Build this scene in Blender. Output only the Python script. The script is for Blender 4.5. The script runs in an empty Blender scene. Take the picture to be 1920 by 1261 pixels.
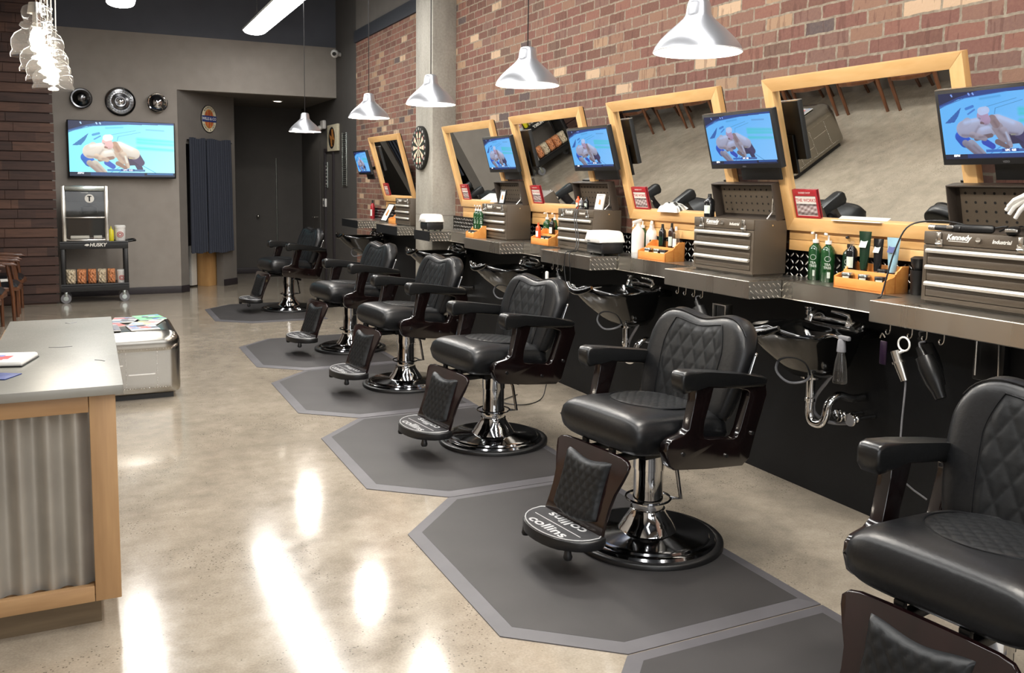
import bpy, bmesh, math, random
import numpy as np
from mathutils import Vector, Matrix
PI = math.pi
SC = bpy.context.scene
COL = SC.collection
random.seed(7)

# ------------------------------------------------------------------ camera, view, world, lights
cam = bpy.data.cameras.new('camera'); camo = bpy.data.objects.new('camera', cam); COL.objects.link(camo)
cam.sensor_fit = 'HORIZONTAL'; cam.sensor_width = 36.0
cam.lens = 1649.88 / 1920 * 36.0
cam.shift_y = -(630.5 - 508.15) / 1920
cam.clip_start = .05; cam.clip_end = 60
R_ = Vector((0.90131027, -0.43300611, 0.01206245)); U_ = Vector((0.03177308, 0.0938566, 0.99507859)); F_ = Vector((0.43200725, 0.8964913, -0.09835185))
camo.matrix_world = Matrix(((R_.x, U_.x, -F_.x, 0), (R_.y, U_.y, -F_.y, 0), (R_.z, U_.z, -F_.z, 1.6), (0, 0, 0, 1)))
SC.camera = camo
SC.view_settings.view_transform = 'Standard'; SC.view_settings.look = 'None'
SC.view_settings.gamma = 1; SC.view_settings.use_curve_mapping = False
SC.view_settings.exposure = 0.0
SC.cycles.max_bounces = 10; SC.cycles.diffuse_bounces = 4; SC.cycles.glossy_bounces = 5; SC.cycles.transmission_bounces = 8
SC.cycles.transparent_max_bounces = 8
SC.cycles.sample_clamp_indirect = 6.0; SC.cycles.sample_clamp_direct = 0.0
SC.cycles.caustics_reflective = False; SC.cycles.caustics_refractive = False
w = bpy.data.worlds.new('world'); SC.world = w; w.use_nodes = True
w.node_tree.nodes['Background'].inputs[0].default_value = (.5, .55, .6, 1); w.node_tree.nodes['Background'].inputs[1].default_value = .25
TUBE = 20.0        # emission of the long ceiling fittings
BULB_W = 40.0      # watts of each pendant bulb

def lamp(kind, name, loc, energy, size=.1, col=(1, 1, 1), rot=None, parent=None, **k):
    l = bpy.data.lights.new(name, kind); l.energy = energy; l.color = col
    if kind == 'AREA':
        l.shape = 'RECTANGLE'; l.size = size[0]; l.size_y = size[1]
    else: l.shadow_soft_size = size
    for a, b in k.items(): setattr(l, a, b)
    o = bpy.data.objects.new(name, l); COL.objects.link(o); o.location = loc
    if rot: o.rotation_euler = rot
    if parent: o.parent = parent
    return o
# unseen fill lamp, added behind the camera to brighten the near side
lamp('AREA', 'added_near_fill', (0.9, -2.35, 1.9), 50, (3.6, 2.4), (.93, .96, 1.0), (PI / 2, 0, 0))

# ------------------------------------------------------------------ materials
def S(h, k=1.0):
    h = h.lstrip('#'); r = []
    for i in (0, 2, 4):
        v = int(h[i:i + 2], 16) / 255; r.append((v / 12.92 if v <= .04045 else ((v + .055) / 1.055) ** 2.4) * k)
    return (*r, 1)
class G:
    """tiny helper to write node graphs as expressions"""
    def __init__(s, name):
        s.m = bpy.data.materials.new(name); s.m.use_nodes = True; s.t = s.m.node_tree; s.b = s.t.nodes['Principled BSDF']
    def put(s, sock, v):
        if isinstance(v, bpy.types.NodeSocket): s.t.links.new(v, sock)
        elif v is not None: sock.default_value = v
    def M(s, op, a, b=None, c=None, clamp=False):
        n = s.t.nodes.new('ShaderNodeMath'); n.operation = op; n.use_clamp = clamp
        s.put(n.inputs[0], a); s.put(n.inputs[1], b)
        if c is not None: s.put(n.inputs[2], c)
        return n.outputs[0]
    def obj(s):
        return s.t.nodes.new('ShaderNodeTexCoord').outputs['Object']
    def geo(s):
        return s.t.nodes.new('ShaderNodeNewGeometry').outputs['Position']
    def sep(s, v):
        n = s.t.nodes.new('ShaderNodeSeparateXYZ'); s.put(n.inputs[0], v); return n.outputs
    def comb(s, x, y, z):
        n = s.t.nodes.new('ShaderNodeCombineXYZ')
        for i, q in enumerate((x, y, z)): s.put(n.inputs[i], q)
        return n.outputs[0]
    def noise(s, v, scale=5, detail=3, rough=.5, dist=0):
        n = s.t.nodes.new('ShaderNodeTexNoise'); s.put(n.inputs['Vector'], v)
        n.inputs['Scale'].default_value = scale; n.inputs['Detail'].default_value = detail; n.inputs['Roughness'].default_value = rough; n.inputs['Distortion'].default_value = dist
        return n.outputs
    def white(s, v):
        n = s.t.nodes.new('ShaderNodeTexWhiteNoise'); s.put(n.inputs['Vector'], v); return n.outputs
    def vor(s, v, scale, feat='F1'):
        n = s.t.nodes.new('ShaderNodeTexVoronoi'); n.feature = feat; s.put(n.inputs['Vector'], v); n.inputs['Scale'].default_value = scale; return n.outputs
    def ramp(s, f, stops, interp='LINEAR'):
        n = s.t.nodes.new('ShaderNodeValToRGB'); n.color_ramp.interpolation = interp; s.put(n.inputs[0], f)
        e = n.color_ramp.elements
        while len(e) < len(stops): e.new(.5)
        for i, (p, c) in enumerate(stops):
            e[i].position = p; e[i].color = c if len(c) == 4 else (*c, 1)
        return n.outputs[0]
    def mix(s, f, a, b, typ='MIX'):
        n = s.t.nodes.new('ShaderNodeMixRGB'); n.blend_type = typ; s.put(n.inputs[0], f); s.put(n.inputs[1], a); s.put(n.inputs[2], b); return n.outputs[0]
    def bump(s, h, st=.3, d=.01):
        n = s.t.nodes.new('ShaderNodeBump'); s.put(n.inputs['Height'], h); n.inputs['Strength'].default_value = st; n.inputs['Distance'].default_value = d
        s.t.links.new(n.outputs[0], s.b.inputs['Normal'])
    def vscale(s, v, sc):
        n = s.t.nodes.new('ShaderNodeMapping'); s.put(n.inputs[0], v); n.inputs['Scale'].default_value = sc; return n.outputs[0]
    def set(s, **k):
        nm = dict(base='Base Color', rough='Roughness', metal='Metallic', spec='Specular IOR Level', coat='Coat Weight', coatr='Coat Roughness', trans='Transmission Weight', ior='IOR', em='Emission Color', es='Emission Strength', alpha='Alpha', sheen='Sheen Weight', aniso='Anisotropic')
        for a, v in k.items(): s.put(s.b.inputs[nm[a]], v)
        return s.m
def plain(name, base, rough=.5, metal=0.0, var=.12, scale=30, bump=0, **k):
    g = G(name); v = g.obj()
    f = g.noise(v, scale, 3)[0]
    base = S(base) if isinstance(base, str) else base
    lo = tuple(c * (1 - var) for c in base[:3]) + (1,); hi = tuple(min(1, c * (1 + var)) for c in base[:3]) + (1,)
    g.set(base=g.ramp(f, [(.3, lo), (.7, hi)]), rough=rough, metal=metal, **k)
    if bump: g.bump(f, bump, .004)
    return g.m
def wood(name, c1, c2, rough=.4, scale=6, stretch=(1, .12, 1), coat=0, bump=.08):
    g = G(name); v = g.vscale(g.obj(), stretch)
    n = g.noise(v, scale, 5, .65, .6)[0]; n2 = g.noise(v, scale * 9, 2, .5)[0]
    f = g.M('ADD', g.M('MULTIPLY', n, .75), g.M('MULTIPLY', n2, .25))
    g.set(base=g.ramp(f, [(.32, S(c1)), (.66, S(c2))]), rough=rough, coat=coat, coatr=.12)
    g.bump(f, bump, .004); return g.m
M = {}
# floor: polished concrete
g = G('polished_concrete'); v = g.geo()
n1 = g.noise(v, .9, 6, .62, .4)[0]; n2 = g.noise(v, 7, 5, .7)[0]; n3 = g.noise(v, 120, 2)[0]
f = g.M('ADD', g.M('MULTIPLY', n1, .55), g.M('MULTIPLY', n2, .45))
base = g.ramp(f, [(.34, S('#837a6d')), (.5, S('#9e9383')), (.66, S('#b6ab9a'))])
sp = g.vor(v, 62)[0]; reg = g.noise(v, 1.5, 4, .65)[0]
pit = g.M('MULTIPLY', g.M('LESS_THAN', sp, .2), g.M('GREATER_THAN', reg, .545))
pit2 = g.M('LESS_THAN', g.vor(v, 15)[0], .05)
pits = g.M('MAXIMUM', pit, pit2)
base = g.mix(g.M('MULTIPLY', pits, .75), base, S('#3f382f'))
base = g.mix(.16, base, g.ramp(n3, [(.3, S('#6f6559')), (.7, S('#cdc2ae'))]))
rr = g.ramp(n2, [(.3, (.10,) * 3), (.75, (.20,) * 3)])
g.set(base=base, rough=rr, spec=.62, coat=.35, coatr=.06); g.bump(g.M('SUBTRACT', n3, pits), .05, .002); M['floor'] = g.m
# brick wall
g = G('old_red_brick'); p = g.sep(g.geo()); wob = g.noise(g.geo(), 18, 2)[0]
BH, BW = .0722, .2066
z = g.M('ADD', p[2], g.M('MULTIPLY', g.M('SUBTRACT', wob, .5), .012)); y = g.M('ADD', p[1], g.M('MULTIPLY', g.M('SUBTRACT', g.noise(g.geo(), 27, 2)[0], .5), .016))
zr = g.M('DIVIDE', z, BH); row = g.M('FLOOR', zr); fz = g.M('FRACT', zr)
off = g.M('MULTIPLY', g.M('MODULO', row, 2), .5); jit = g.M('MULTIPLY', g.white(g.comb(row, 3.3, 0))[0], .22)
yc = g.M('ADD', g.M('ADD', g.M('DIVIDE', y, BW), off), jit); colm = g.M('FLOOR', yc); fy = g.M('FRACT', yc)
mo = g.M('MAXIMUM', g.M('LESS_THAN', fz, .16), g.M('LESS_THAN', fy, .062))
r1 = g.white(g.comb(row, colm, 1))[0]; r2 = g.white(g.comb(row, colm, 9))[0]
bc = g.ramp(r1, [(0, S('#77504a')), (.16, S('#855b51')), (.34, S('#6b4a43')), (.5, S('#826156')), (.64, S('#775a53')), (.76, S('#8b6a5a')), (.87, S('#a88a70')), (.915, S('#cdb092')), (.945, S('#4f4a4e')), (.97, S('#675149'))], 'CONSTANT')
pn = g.noise(g.geo(), 60, 4, .6)[0]; sm = g.noise(g.vscale(g.geo(), (1, 7, 1)), 4, 3)[0]
bc = g.mix(g.M('MULTIPLY', pn, .45), bc, g.mix(.5, bc, S('#c39a7a')), 'MIX')
bc = g.mix(g.M('MULTIPLY', g.M('GREATER_THAN', sm, .6), .35), bc, S('#5a3d37'))
mc = g.ramp(g.noise(g.geo(), 40, 3)[0], [(.3, S('#857868')), (.7, S('#a89b88'))])
g.set(base=g.mix(mo, bc, mc), rough=.85, spec=.3)
hgt = g.M('ADD', g.M('MULTIPLY', g.M('SUBTRACT', 1, mo), .8), g.M('MULTIPLY', pn, .35)); g.bump(hgt, .55, .012); M['brick'] = g.m
# concrete column
g = G('cast_concrete'); n = g.noise(g.vscale(g.geo(), (1, 1, .35)), 4, 6, .65)[0]; n2 = g.noise(g.geo(), 45, 3)[0]
jt = g.M('LESS_THAN', g.M('ABSOLUTE', g.M('SUBTRACT', g.sep(g.geo())[2], 1.27)), .006)
b = g.ramp(g.M('ADD', g.M('MULTIPLY', n, .7), g.M('MULTIPLY', n2, .3)), [(.32, S('#8f8a7f')), (.68, S('#b9b4a8'))])
g.set(base=g.mix(g.M('MULTIPLY', jt, .5), b, S('#6d685f')), rough=.75); g.bump(n2, .12, .004); M['concrete'] = g.m
M['grey_wall'] = plain('grey_wall_paint', '#968f87', .8, 0, .05, 6)
M['upper_wall'] = plain('shade_tinted_upper_wall', '#585b63', .85, 0, .05, 4)  # blue-grey shade above the ceiling fittings, painted into the wall colour
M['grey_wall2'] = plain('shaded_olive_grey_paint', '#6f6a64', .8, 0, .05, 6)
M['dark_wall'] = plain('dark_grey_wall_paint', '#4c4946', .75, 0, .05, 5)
M['ceiling'] = plain('dark_blue_grey_ceiling', '#4a4e57', .9, 0, .06, 4)
M['alc_ceiling'] = plain('alcove_ceiling_paint', '#6b6660', .85, 0, .04, 5)
M['beam'] = plain('black_blue_trim_paint', '#2b2f38', .6)
M['black_panel'] = plain('black_panel_paint', '#0e0f11', .55, 0, .1, 12, spec=.25)
M['baseboard'] = plain('dark_rubber_base', '#2c2629', .5)
M['black_leather'] = plain('black_leather', '#101113', .36, 0, .2, 60, .16, spec=.42)
M['arm_leather'] = plain('black_arm_vinyl', '#0f1011', .3, 0, .2, 60, .1, spec=.55)
M['quilt'] = plain('quilted_black_leather', '#121416', .42, 0, .2, 60, .12, spec=.4)
M['mahog'] = wood('dark_mahogany', '#0c0606', '#211011', .16, 7, (1, 1, .2), .6)
M['mahog_dark'] = wood('near_black_mahogany', '#090505', '#170b0b', .16, 7, (1, 1, .2), .6)
M['chrome'] = plain('chrome', '#dcdcdc', .06, 1, .03, 5)
M['chrome_dark'] = plain('dark_chrome_plate', '#8c8d90', .09, 1, .05, 8)
M['black_metal'] = plain('black_metal', '#141414', .3, .2)
M['black_plastic'] = plain('black_plastic', '#161617', .38)
M['gloss_black'] = plain('glossy_black_ceramic', '#080808', .1, 0, .1, 8, coat=.4, coatr=.05)
M['mat_rubber'] = plain('grey_black_rubber_mat', '#3a3838', .5, 0, .14, 3.0, 0, spec=.4)
M['mat_edge'] = plain('lighter_rubber_bevel', '#575558', .5, 0, .1, 5)  # bevel band in a lighter grey than the mat top
g = G('brushed_stainless'); n = g.noise(g.vscale(g.geo(), (1, 3, .1)), 2.5, 3, .5)[0]
g.set(base=S('#cfcac0'), metal=1.0, rough=g.ramp(n, [(.3, (.24,) * 3), (.7, (.33,) * 3)])); M['steel'] = g.m
# diamond plate: raised dashes in alternating directions; uses (u, z) with u = x + y
def diamond(name, dark, lite, cell=.036, alt=True):
    g = G(name); p = g.sep(g.geo()); u = g.M('ADD', p[0], p[1]); vv = p[2]
    a = g.M('DIVIDE', u, cell); b = g.M('DIVIDE', vv, cell)
    if alt:
        par = g.M('MODULO', g.M('ABSOLUTE', g.M('ADD', g.M('FLOOR', a), g.M('FLOOR', b))), 2); sg = g.M('SUBTRACT', g.M('MULTIPLY', par, 2), 1)
    else: a = g.M('ADD', a, g.M('MULTIPLY', g.M('FLOOR', b), .5)); sg = -1.0
    x = g.M('SUBTRACT', g.M('FRACT', a), .5); yy = g.M('MULTIPLY', g.M('SUBTRACT', g.M('FRACT', b), .5), sg)
    lo = g.M('ADD', x, yy); sh = g.M('SUBTRACT', x, yy)
    e = g.M('ADD', g.M('POWER', g.M('ABSOLUTE', g.M('DIVIDE', lo, .62)), 2), g.M('POWER', g.M('ABSOLUTE', g.M('DIVIDE', sh, .17)), 2))
    h = g.M('SUBTRACT', 1, e, clamp=True)
    g.set(base=g.mix(g.M('GREATER_THAN', h, .02), dark, lite), metal=.75, rough=.25); g.bump(h, .8, .005); return g.m
M['diamond'] = diamond('diamond_plate_steel', S('#8a867f'), S('#f2ece0'), .032, False)
M['diamond_black'] = diamond('black_diamond_plate', S('#131315'), S('#f4f0ea'), .036)
M['mirror'] = plain('mirror_glass', '#f2f4f2', .0, 1, 0, 3)
M['maple'] = wood('honey_maple', '#d9a564', '#edc388', .38, 5, (1, .15, 1), .15)
M['maple_v'] = wood('honey_maple_upright', '#d9a564', '#edc388', .38, 5, (1, 1, .15), .15)
M['caddy'] = wood('orange_pine', '#d98a3e', '#eda95e', .4, 6, (1, .2, 1))
M['desk_wood'] = wood('tan_fir', '#9a7550', '#bb966b', .5, 5, (1, 1, .1))
M['desk_wood_h'] = wood('tan_fir_rail', '#9a7550', '#bb966b', .5, 5, (.1, 1, 1))
M['kick_wood'] = wood('grey_brown_plywood', '#5c4e3c', '#7b6a52', .6, 6, (.1, 1, 1))
g = G('reclaimed_dark_plank'); p = g.sep(g.geo()); rw = g.M('FLOOR', g.M('DIVIDE', g.M('SUBTRACT', p[2], .015), .12)); cl = g.M('FLOOR', g.M('ADD', g.M('MULTIPLY', p[0], 2.1), g.M('MULTIPLY', g.white(g.comb(rw, 2, 0))[0], 2)))
n = g.noise(g.vscale(g.geo(), (.25, 1, 2.2)), 9, 5, .7, .6)[0]; wv = g.white(g.comb(rw, cl, 5))[0]
b_ = g.ramp(wv, [(0, S('#4c342c')), (.3, S('#594036')), (.55, S('#44302a')), (.75, S('#624639')), (.9, S('#50382f'))], 'CONSTANT')
g.set(base=g.mix(1, b_, g.ramp(n, [(.3, (.45, .42, .4)), (.7, (1.15, 1.1, 1.05))]), 'MULTIPLY'), rough=.6); g.bump(n, .2, .005); M['slat'] = g.m
M['chair_wood'] = wood('walnut_brown', '#3a1f13', '#6f452b', .3, 6, (1, 1, .2), .4)
g = G('zinc_top'); n = g.noise(g.geo(), 2.2, 5, .6)[0]; n2 = g.noise(g.geo(), 200, 2)[0]
g.set(base=g.ramp(n, [(.3, S('#85847d')), (.7, S('#999790'))]), metal=.3, rough=g.ramp(n2, [(.3, (.34,) * 3), (.7, (.46,) * 3)])); M['zinc'] = g.m
M['corrugated'] = plain('corrugated_galvanised', '#aaa59c', .45, .4, .14, 4)
M['toolbox'] = plain('brown_wrinkle_enamel', '#51473b', .42, 0, .08, 260, .12)
M['toolbox_dark'] = plain('dark_brown_enamel', '#3a322b', .45, 0, .08, 200, .1)
M['hole'] = plain('black_void', '#080706', .9)
M['pull'] = plain('satin_drawer_pull', '#dcd6ca', .35, .6, .03)
M['alum'] = plain('aluminium_trim', '#d9d6cf', .22, 1, .05)
M['shade_alum'] = plain('spun_aluminium', '#c9cbd0', .3, .85, .03, 4)
M['shade_in'] = plain('white_enamel_lining', '#f4f2ee', .6)
M['white'] = plain('white_plastic', '#e9e7e2', .35, 0, .03)
M['matte_white'] = plain('white_cloth', '#e6e3dc', .9, 0, .04, 90, .2)
M['paper'] = plain('white_paper', '#e8e5dd', .8, 0, .03)
M['green_bottle'] = plain('green_plastic', '#1a4523', .15, 0, .15, 8, spec=.6)
M['green_label'] = plain('light_green_label', '#5b9a51', .5)
M['dkgreen'] = plain('dark_green_plastic', '#0f2b1b', .2)
M['dark_bottle'] = plain('black_bottle', '#101113', .14)
M['pale_ink'] = plain('pale_printed_ink', '#c9d3c6', .6)
M['blue_tube'] = plain('pale_blue_tube', '#8fb4c3', .35)
M['red'] = plain('red_enamel', '#a3232c', .4)
M['orange'] = plain('orange_plastic', '#e0582b', .4)
M['yellow'] = plain('yellow_plastic', '#d9cc28', .4)
M['brown_jar'] = plain('dark_brown_jar', '#2b1a14', .2)
M['tin'] = plain('tin_lid', '#b9c0bb', .25, .9)
M['blue_gel'] = plain('navy_printed_ink', '#2b3c77', .5)
M['curtain'] = plain('navy_grey_cloth', '#343843', .9, 0, .12, 90, .1)
M['paneltan'] = wood('pale_pine_panel', '#b98a55', '#d6aa72', .5, 5, (1, 1, .15))
M['concave'] = plain('hubcap_dark', '#6c6c6e', .18, 1)
M['poplar_metal'] = plain('polished_trunk_aluminium', '#9a968e', .2, 1, .06, 3)
M['grey_plastic'] = plain('grey_plastic', '#77777a', .4)
M['vinyl_seat'] = plain('black_seat_vinyl', '#17171a', .35)
M['cork'] = plain('cream_sisal', '#d8cfb2', .85)
M['sisal_black'] = plain('black_sisal', '#17150f', .85)
M['dark_ink'] = plain('black_printed_ink', '#15151a', .6)
M['red_ink'] = plain('red_printed_ink', '#b83a34', .6)
M['popcorn'] = plain('orange_popcorn_bag', '#d98a5f', .25, 0, .7, 38, .8)
M['popcorn2'] = plain('golden_popcorn_bag', '#cdbba0', .25, 0, .7, 38, .8)
M['amber'] = plain('amber_paint', '#b87a3b', .6, 0, .4, 20)
M['purple'] = plain('violet_plastic', '#1d0f22', .3)
def glass(name, col=(1, 1, 1, 1), rough=0.0, ior=1.45):
    g = G(name); g.set(base=col, rough=rough, trans=1.0, ior=ior, spec=.5); return g.m
def thin(name, haze=.08, refl=1.0):
    g = G(name); t = g.t; out = t.nodes['Material Output']; tr = t.nodes.new('ShaderNodeBsdfTransparent'); tr.inputs[0].default_value = (.97, .97, .96, 1)
    gl = t.nodes.new('ShaderNodeBsdfGlossy'); gl.inputs['Roughness'].default_value = .03; df = t.nodes.new('ShaderNodeBsdfTranslucent'); df.inputs[0].default_value = (.95, .93, .9, 1)
    fr = t.nodes.new('ShaderNodeLayerWeight'); fr.inputs[0].default_value = .35
    m1 = t.nodes.new('ShaderNodeMixShader'); m1.inputs[0].default_value = haze; t.links.new(tr.outputs[0], m1.inputs[1]); t.links.new(df.outputs[0], m1.inputs[2])
    m2 = t.nodes.new('ShaderNodeMixShader'); t.links.new(g.M('MULTIPLY', g.M('ADD', g.M('POWER', fr.outputs['Facing'], 2.0), .05), refl, clamp=True), m2.inputs[0]); t.links.new(m1.outputs[0], m2.inputs[1]); t.links.new(gl.outputs[0], m2.inputs[2])
    t.links.new(m2.outputs[0], out.inputs['Surface']); return g.m
M['glass'] = thin('clear_blown_glass', .015, .8)
M['pane'] = thin('thin_glass_pane', .02, .6)
M['clear_plastic'] = thin('clear_bottle_plastic', .14, .9)
def emit(name, col, st):
    g = G(name); g.set(base=(.8, .8, .8, 1), em=col, es=st, rough=.5); return g.m
M['tube'] = emit('lit_diffuser', (1, .985, .96, 1), TUBE)
M['bulb'] = emit('lit_bulb', (1, .93, .82, 1), 40)
M['filament'] = emit('lit_warm_bulb', (1, .9, .76, 1), 60)
M['glow_pane'] = emit('added_glow_pane', (.93, .96, 1, 1), .7)  # glow of the pane added behind the camera
M['down'] = emit('lit_downlight', (1, .93, .82, 1), 14)
def screen_mat(name, tint, st):
    g = G(name); a = g.t.nodes.new('ShaderNodeVertexColor'); a.layer_name = 'pic'
    g.set(base=(.01, .01, .01, 1), em=g.mix(1, a.outputs[0], tint, 'MULTIPLY'), es=st, rough=.25); return g.m
M['tv_pic'] = screen_mat('lit_television_picture', (.92, 1.15, 1.1, 1), 1.15)
M['mon_pic'] = screen_mat('lit_monitor_picture', (.45, .66, 1.05, 1), .95)
M['caption'] = emit('lit_caption', (.85, .9, 1, 1), .8)
def paint_mat(name, rough=.6):
    g = G(name); a = g.t.nodes.new('ShaderNodeVertexColor'); a.layer_name = 'pic'; g.set(base=a.outputs[0], rough=rough); return g.m
M['print'] = paint_mat('printed_cover', .35)

# ------------------------------------------------------------------ mesh helpers
class MB:
    def __init__(s): s.bm = bmesh.new(); s.mi = 0
    def _fin(s, geom_faces):
        for f in geom_faces: f.material_index = s.mi
    def box(s, c, d, bev=0, rot=None, seg=2):
        r = bmesh.ops.create_cube(s.bm, size=1); vs = r['verts']
        bmesh.ops.scale(s.bm, vec=Vector(d), verts=vs)
        fs = set(f for v in vs for f in v.link_faces)
        s._fin(fs)
        if bev > 0:
            es = set(e for v in vs for e in v.link_edges)
            rb = bmesh.ops.bevel(s.bm, geom=list(es), offset=min(bev, min(d) * .49), segments=seg, affect='EDGES', profile=.5, clamp_overlap=True)
            vs = list(set(rb['verts']) | set(v for v in vs if v.is_valid))
            s._fin(set(f for v in vs for f in v.link_faces))
        if rot is not None: bmesh.ops.transform(s.bm, matrix=rot.to_4x4(), verts=vs)
        bmesh.ops.translate(s.bm, vec=Vector(c), verts=vs)
        return s
    def bx(s, x0, x1, y0, y1, z0, z1, bev=0):
        return s.box(((x0 + x1) / 2, (y0 + y1) / 2, (z0 + z1) / 2), (abs(x1 - x0), abs(y1 - y0), abs(z1 - z0)), bev)
    def rings(s, loops, close=True, cap0=True, cap1=True):
        L = [[s.bm.verts.new(Vector(p)) for p in lp] for lp in loops]; n = len(L[0]); fs = []
        for a, b in zip(L, L[1:]):
            for i in range(n if close else n - 1):
                j = (i + 1) % n
                fs.append(s.bm.faces.new((a[i], a[j], b[j], b[i])))
        if cap0: fs.append(s.bm.faces.new(L[0][::-1]))
        if cap1: fs.append(s.bm.faces.new(L[-1]))
        s._fin(fs); return s
    def lathe(s, prof, seg=32, c=(0, 0, 0), M_=None, cap0=True, cap1=True):
        loops = []
        for r, z in prof:
            r = max(r, 1e-4)
            lp = [Vector((r * math.cos(2 * PI * i / seg), r * math.sin(2 * PI * i / seg), z)) for i in range(seg)]
            if M_ is not None: lp = [M_ @ q for q in lp]
            loops.append([q + Vector(c) for q in lp])
        return s.rings(loops, True, cap0, cap1)
    def cyl(s, p0, p1, r0, r1=None, seg=20):
        r1 = r0 if r1 is None else r1
        p0, p1 = Vector(p0), Vector(p1); d = (p1 - p0); q = d.normalized().to_track_quat('Z', 'Y').to_matrix()
        return s.lathe([(r0, 0), (r1, d.length)], seg, p0, q)
    def tube(s, pts, r, seg=10, cyclic=False, sub=0):
        P = [Vector(p) for p in pts]
        if sub:
            Q = []; n = len(P)
            for i in range(n - 1 if not cyclic else n):
                a = P[(i - 1) % n] if (cyclic or i > 0) else P[i]; b = P[i]; c = P[(i + 1) % n]; d = P[(i + 2) % n] if (cyclic or i + 2 < n) else c
                for k in range(sub):
                    t = k / sub
                    Q.append(.5 * ((2 * b) + (-a + c) * t + (2 * a - 5 * b + 4 * c - d) * t * t + (-a + 3 * b - 3 * c + d) * t ** 3))
            if not cyclic: Q.append(P[-1])
            P = Q
        if isinstance(r, (list, tuple)) and len(r) != len(P): r = [float(np.interp(i / (len(P) - 1), np.linspace(0, 1, len(r)), r)) for i in range(len(P))]
        n = len(P); loops = []; up = None
        for i, p in enumerate(P):
            a = P[i - 1] if (i > 0 or cyclic) else P[i]; b = P[(i + 1) % n] if (i < n - 1 or cyclic) else P[i]
            t = (b - a).normalized()
            if up is None: up = t.orthogonal().normalized()
            up = (up - t * up.dot(t)).normalized(); sd = t.cross(up); rr = r[i] if isinstance(r, (list, tuple)) else r
            loops.append([p + (up * math.cos(2 * PI * k / seg) + sd * math.sin(2 * PI * k / seg)) * rr for k in range(seg)])
        if cyclic: loops.append([Vector(q) for q in loops[0]]); return s.rings(loops, True, False, False)
        return s.rings(loops)
    def prism(s, pts, fn, d0, d1, bev=0, seg=2):
        """outline pts (a, b) extruded along third axis; fn(a, b, d) -> xyz"""
        n = len(pts)
        A = [s.bm.verts.new(Vector(fn(a, b, d0))) for a, b in pts]; B = [s.bm.verts.new(Vector(fn(a, b, d1))) for a, b in pts]
        fs = [s.bm.faces.new(A[::-1]), s.bm.faces.new(B)]
        for i in range(n): fs.append(s.bm.faces.new((A[i], A[(i + 1) % n], B[(i + 1) % n], B[i])))
        s._fin(fs)
        if bev > 0:
            es = [e for f in fs[:2] for e in f.edges]
            r = bmesh.ops.bevel(s.bm, geom=es, offset=bev, segments=seg, affect='EDGES', profile=.5, clamp_overlap=True); s._fin(r['faces'])
        return s
    def holed(s, outer, inner, fn, d0, d1, bev=0):
        """closed frame between outer and inner loops with equal counts"""
        n = len(outer)
        V = [[s.bm.verts.new(Vector(fn(a, b, d))) for a, b in lp] for d in (d0, d1) for lp in (outer, inner)]
        o0, i0, o1, i1 = V; fs = []
        for k in range(n):
            j = (k + 1) % n
            fs += [s.bm.faces.new((o0[k], i0[k], i0[j], o0[j])), s.bm.faces.new((o1[k], o1[j], i1[j], i1[k])), s.bm.faces.new((o0[k], o0[j], o1[j], o1[k])), s.bm.faces.new((i0[k], i1[k], i1[j], i0[j]))]
        s._fin(fs)
        if bev > 0:
            es = set()
            for lp in V:
                for k in range(n):
                    e = s.bm.edges.get((lp[k], lp[(k + 1) % n]))
                    if e: es.add(e)
            r = bmesh.ops.bevel(s.bm, geom=list(es), offset=bev, segments=2, affect='EDGES', profile=.5, clamp_overlap=True); s._fin(r['faces'])
        return s
    def sphere(s, c, r, sc=(1, 1, 1), u=16, v=10):
        q = bmesh.ops.create_uvsphere(s.bm, u_segments=u, v_segments=v, radius=r); vs = q['verts']
        bmesh.ops.scale(s.bm, vec=Vector(sc), verts=vs); bmesh.ops.translate(s.bm, vec=Vector(c), verts=vs)
        s._fin(set(f for v_ in vs for f in v_.link_faces)); return s
    def grid(s, fn, nu, nv):
        V = [[s.bm.verts.new(Vector(fn(i / nu, j / nv))) for i in range(nu + 1)] for j in range(nv + 1)]
        fs = [s.bm.faces.new((V[j][i], V[j][i + 1], V[j + 1][i + 1], V[j + 1][i])) for j in range(nv) for i in range(nu)]
        s._fin(fs); return s
    def shell(s, fn, nu, nv):
        """closed pillow: fn(u,v,side) side=+1 front / -1 back; borders coincide"""
        for sd in (1, -1): s.grid(lambda u, v: fn(u, v, sd), nu, nv)
        bmesh.ops.remove_doubles(s.bm, verts=s.bm.verts, dist=1e-5); return s
    def text(s, txt, size, fn, align='CENTER', bold=0, shear=0):
        c = bpy.data.curves.new('t', 'FONT'); c.body = txt; c.size = size; c.align_x = align; c.align_y = 'CENTER'; c.offset = bold; c.shear = shear; c.resolution_u = 3
        o = bpy.data.objects.new('t', c); COL.objects.link(o); dg = bpy.context.evaluated_depsgraph_get(); me = o.evaluated_get(dg).to_mesh()
        V = [s.bm.verts.new(Vector(fn(v.co.x, v.co.y))) for v in me.vertices]; fs = []
        for p in me.polygons:
            try: fs.append(s.bm.faces.new([V[i] for i in p.vertices]))
            except ValueError: pass
        s._fin(fs); o.evaluated_get(dg).to_mesh_clear(); bpy.data.objects.remove(o); bpy.data.curves.remove(c); return s
    def xf(s, m):
        bmesh.ops.transform(s.bm, matrix=m.to_4x4(), verts=s.bm.verts); return s
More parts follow.
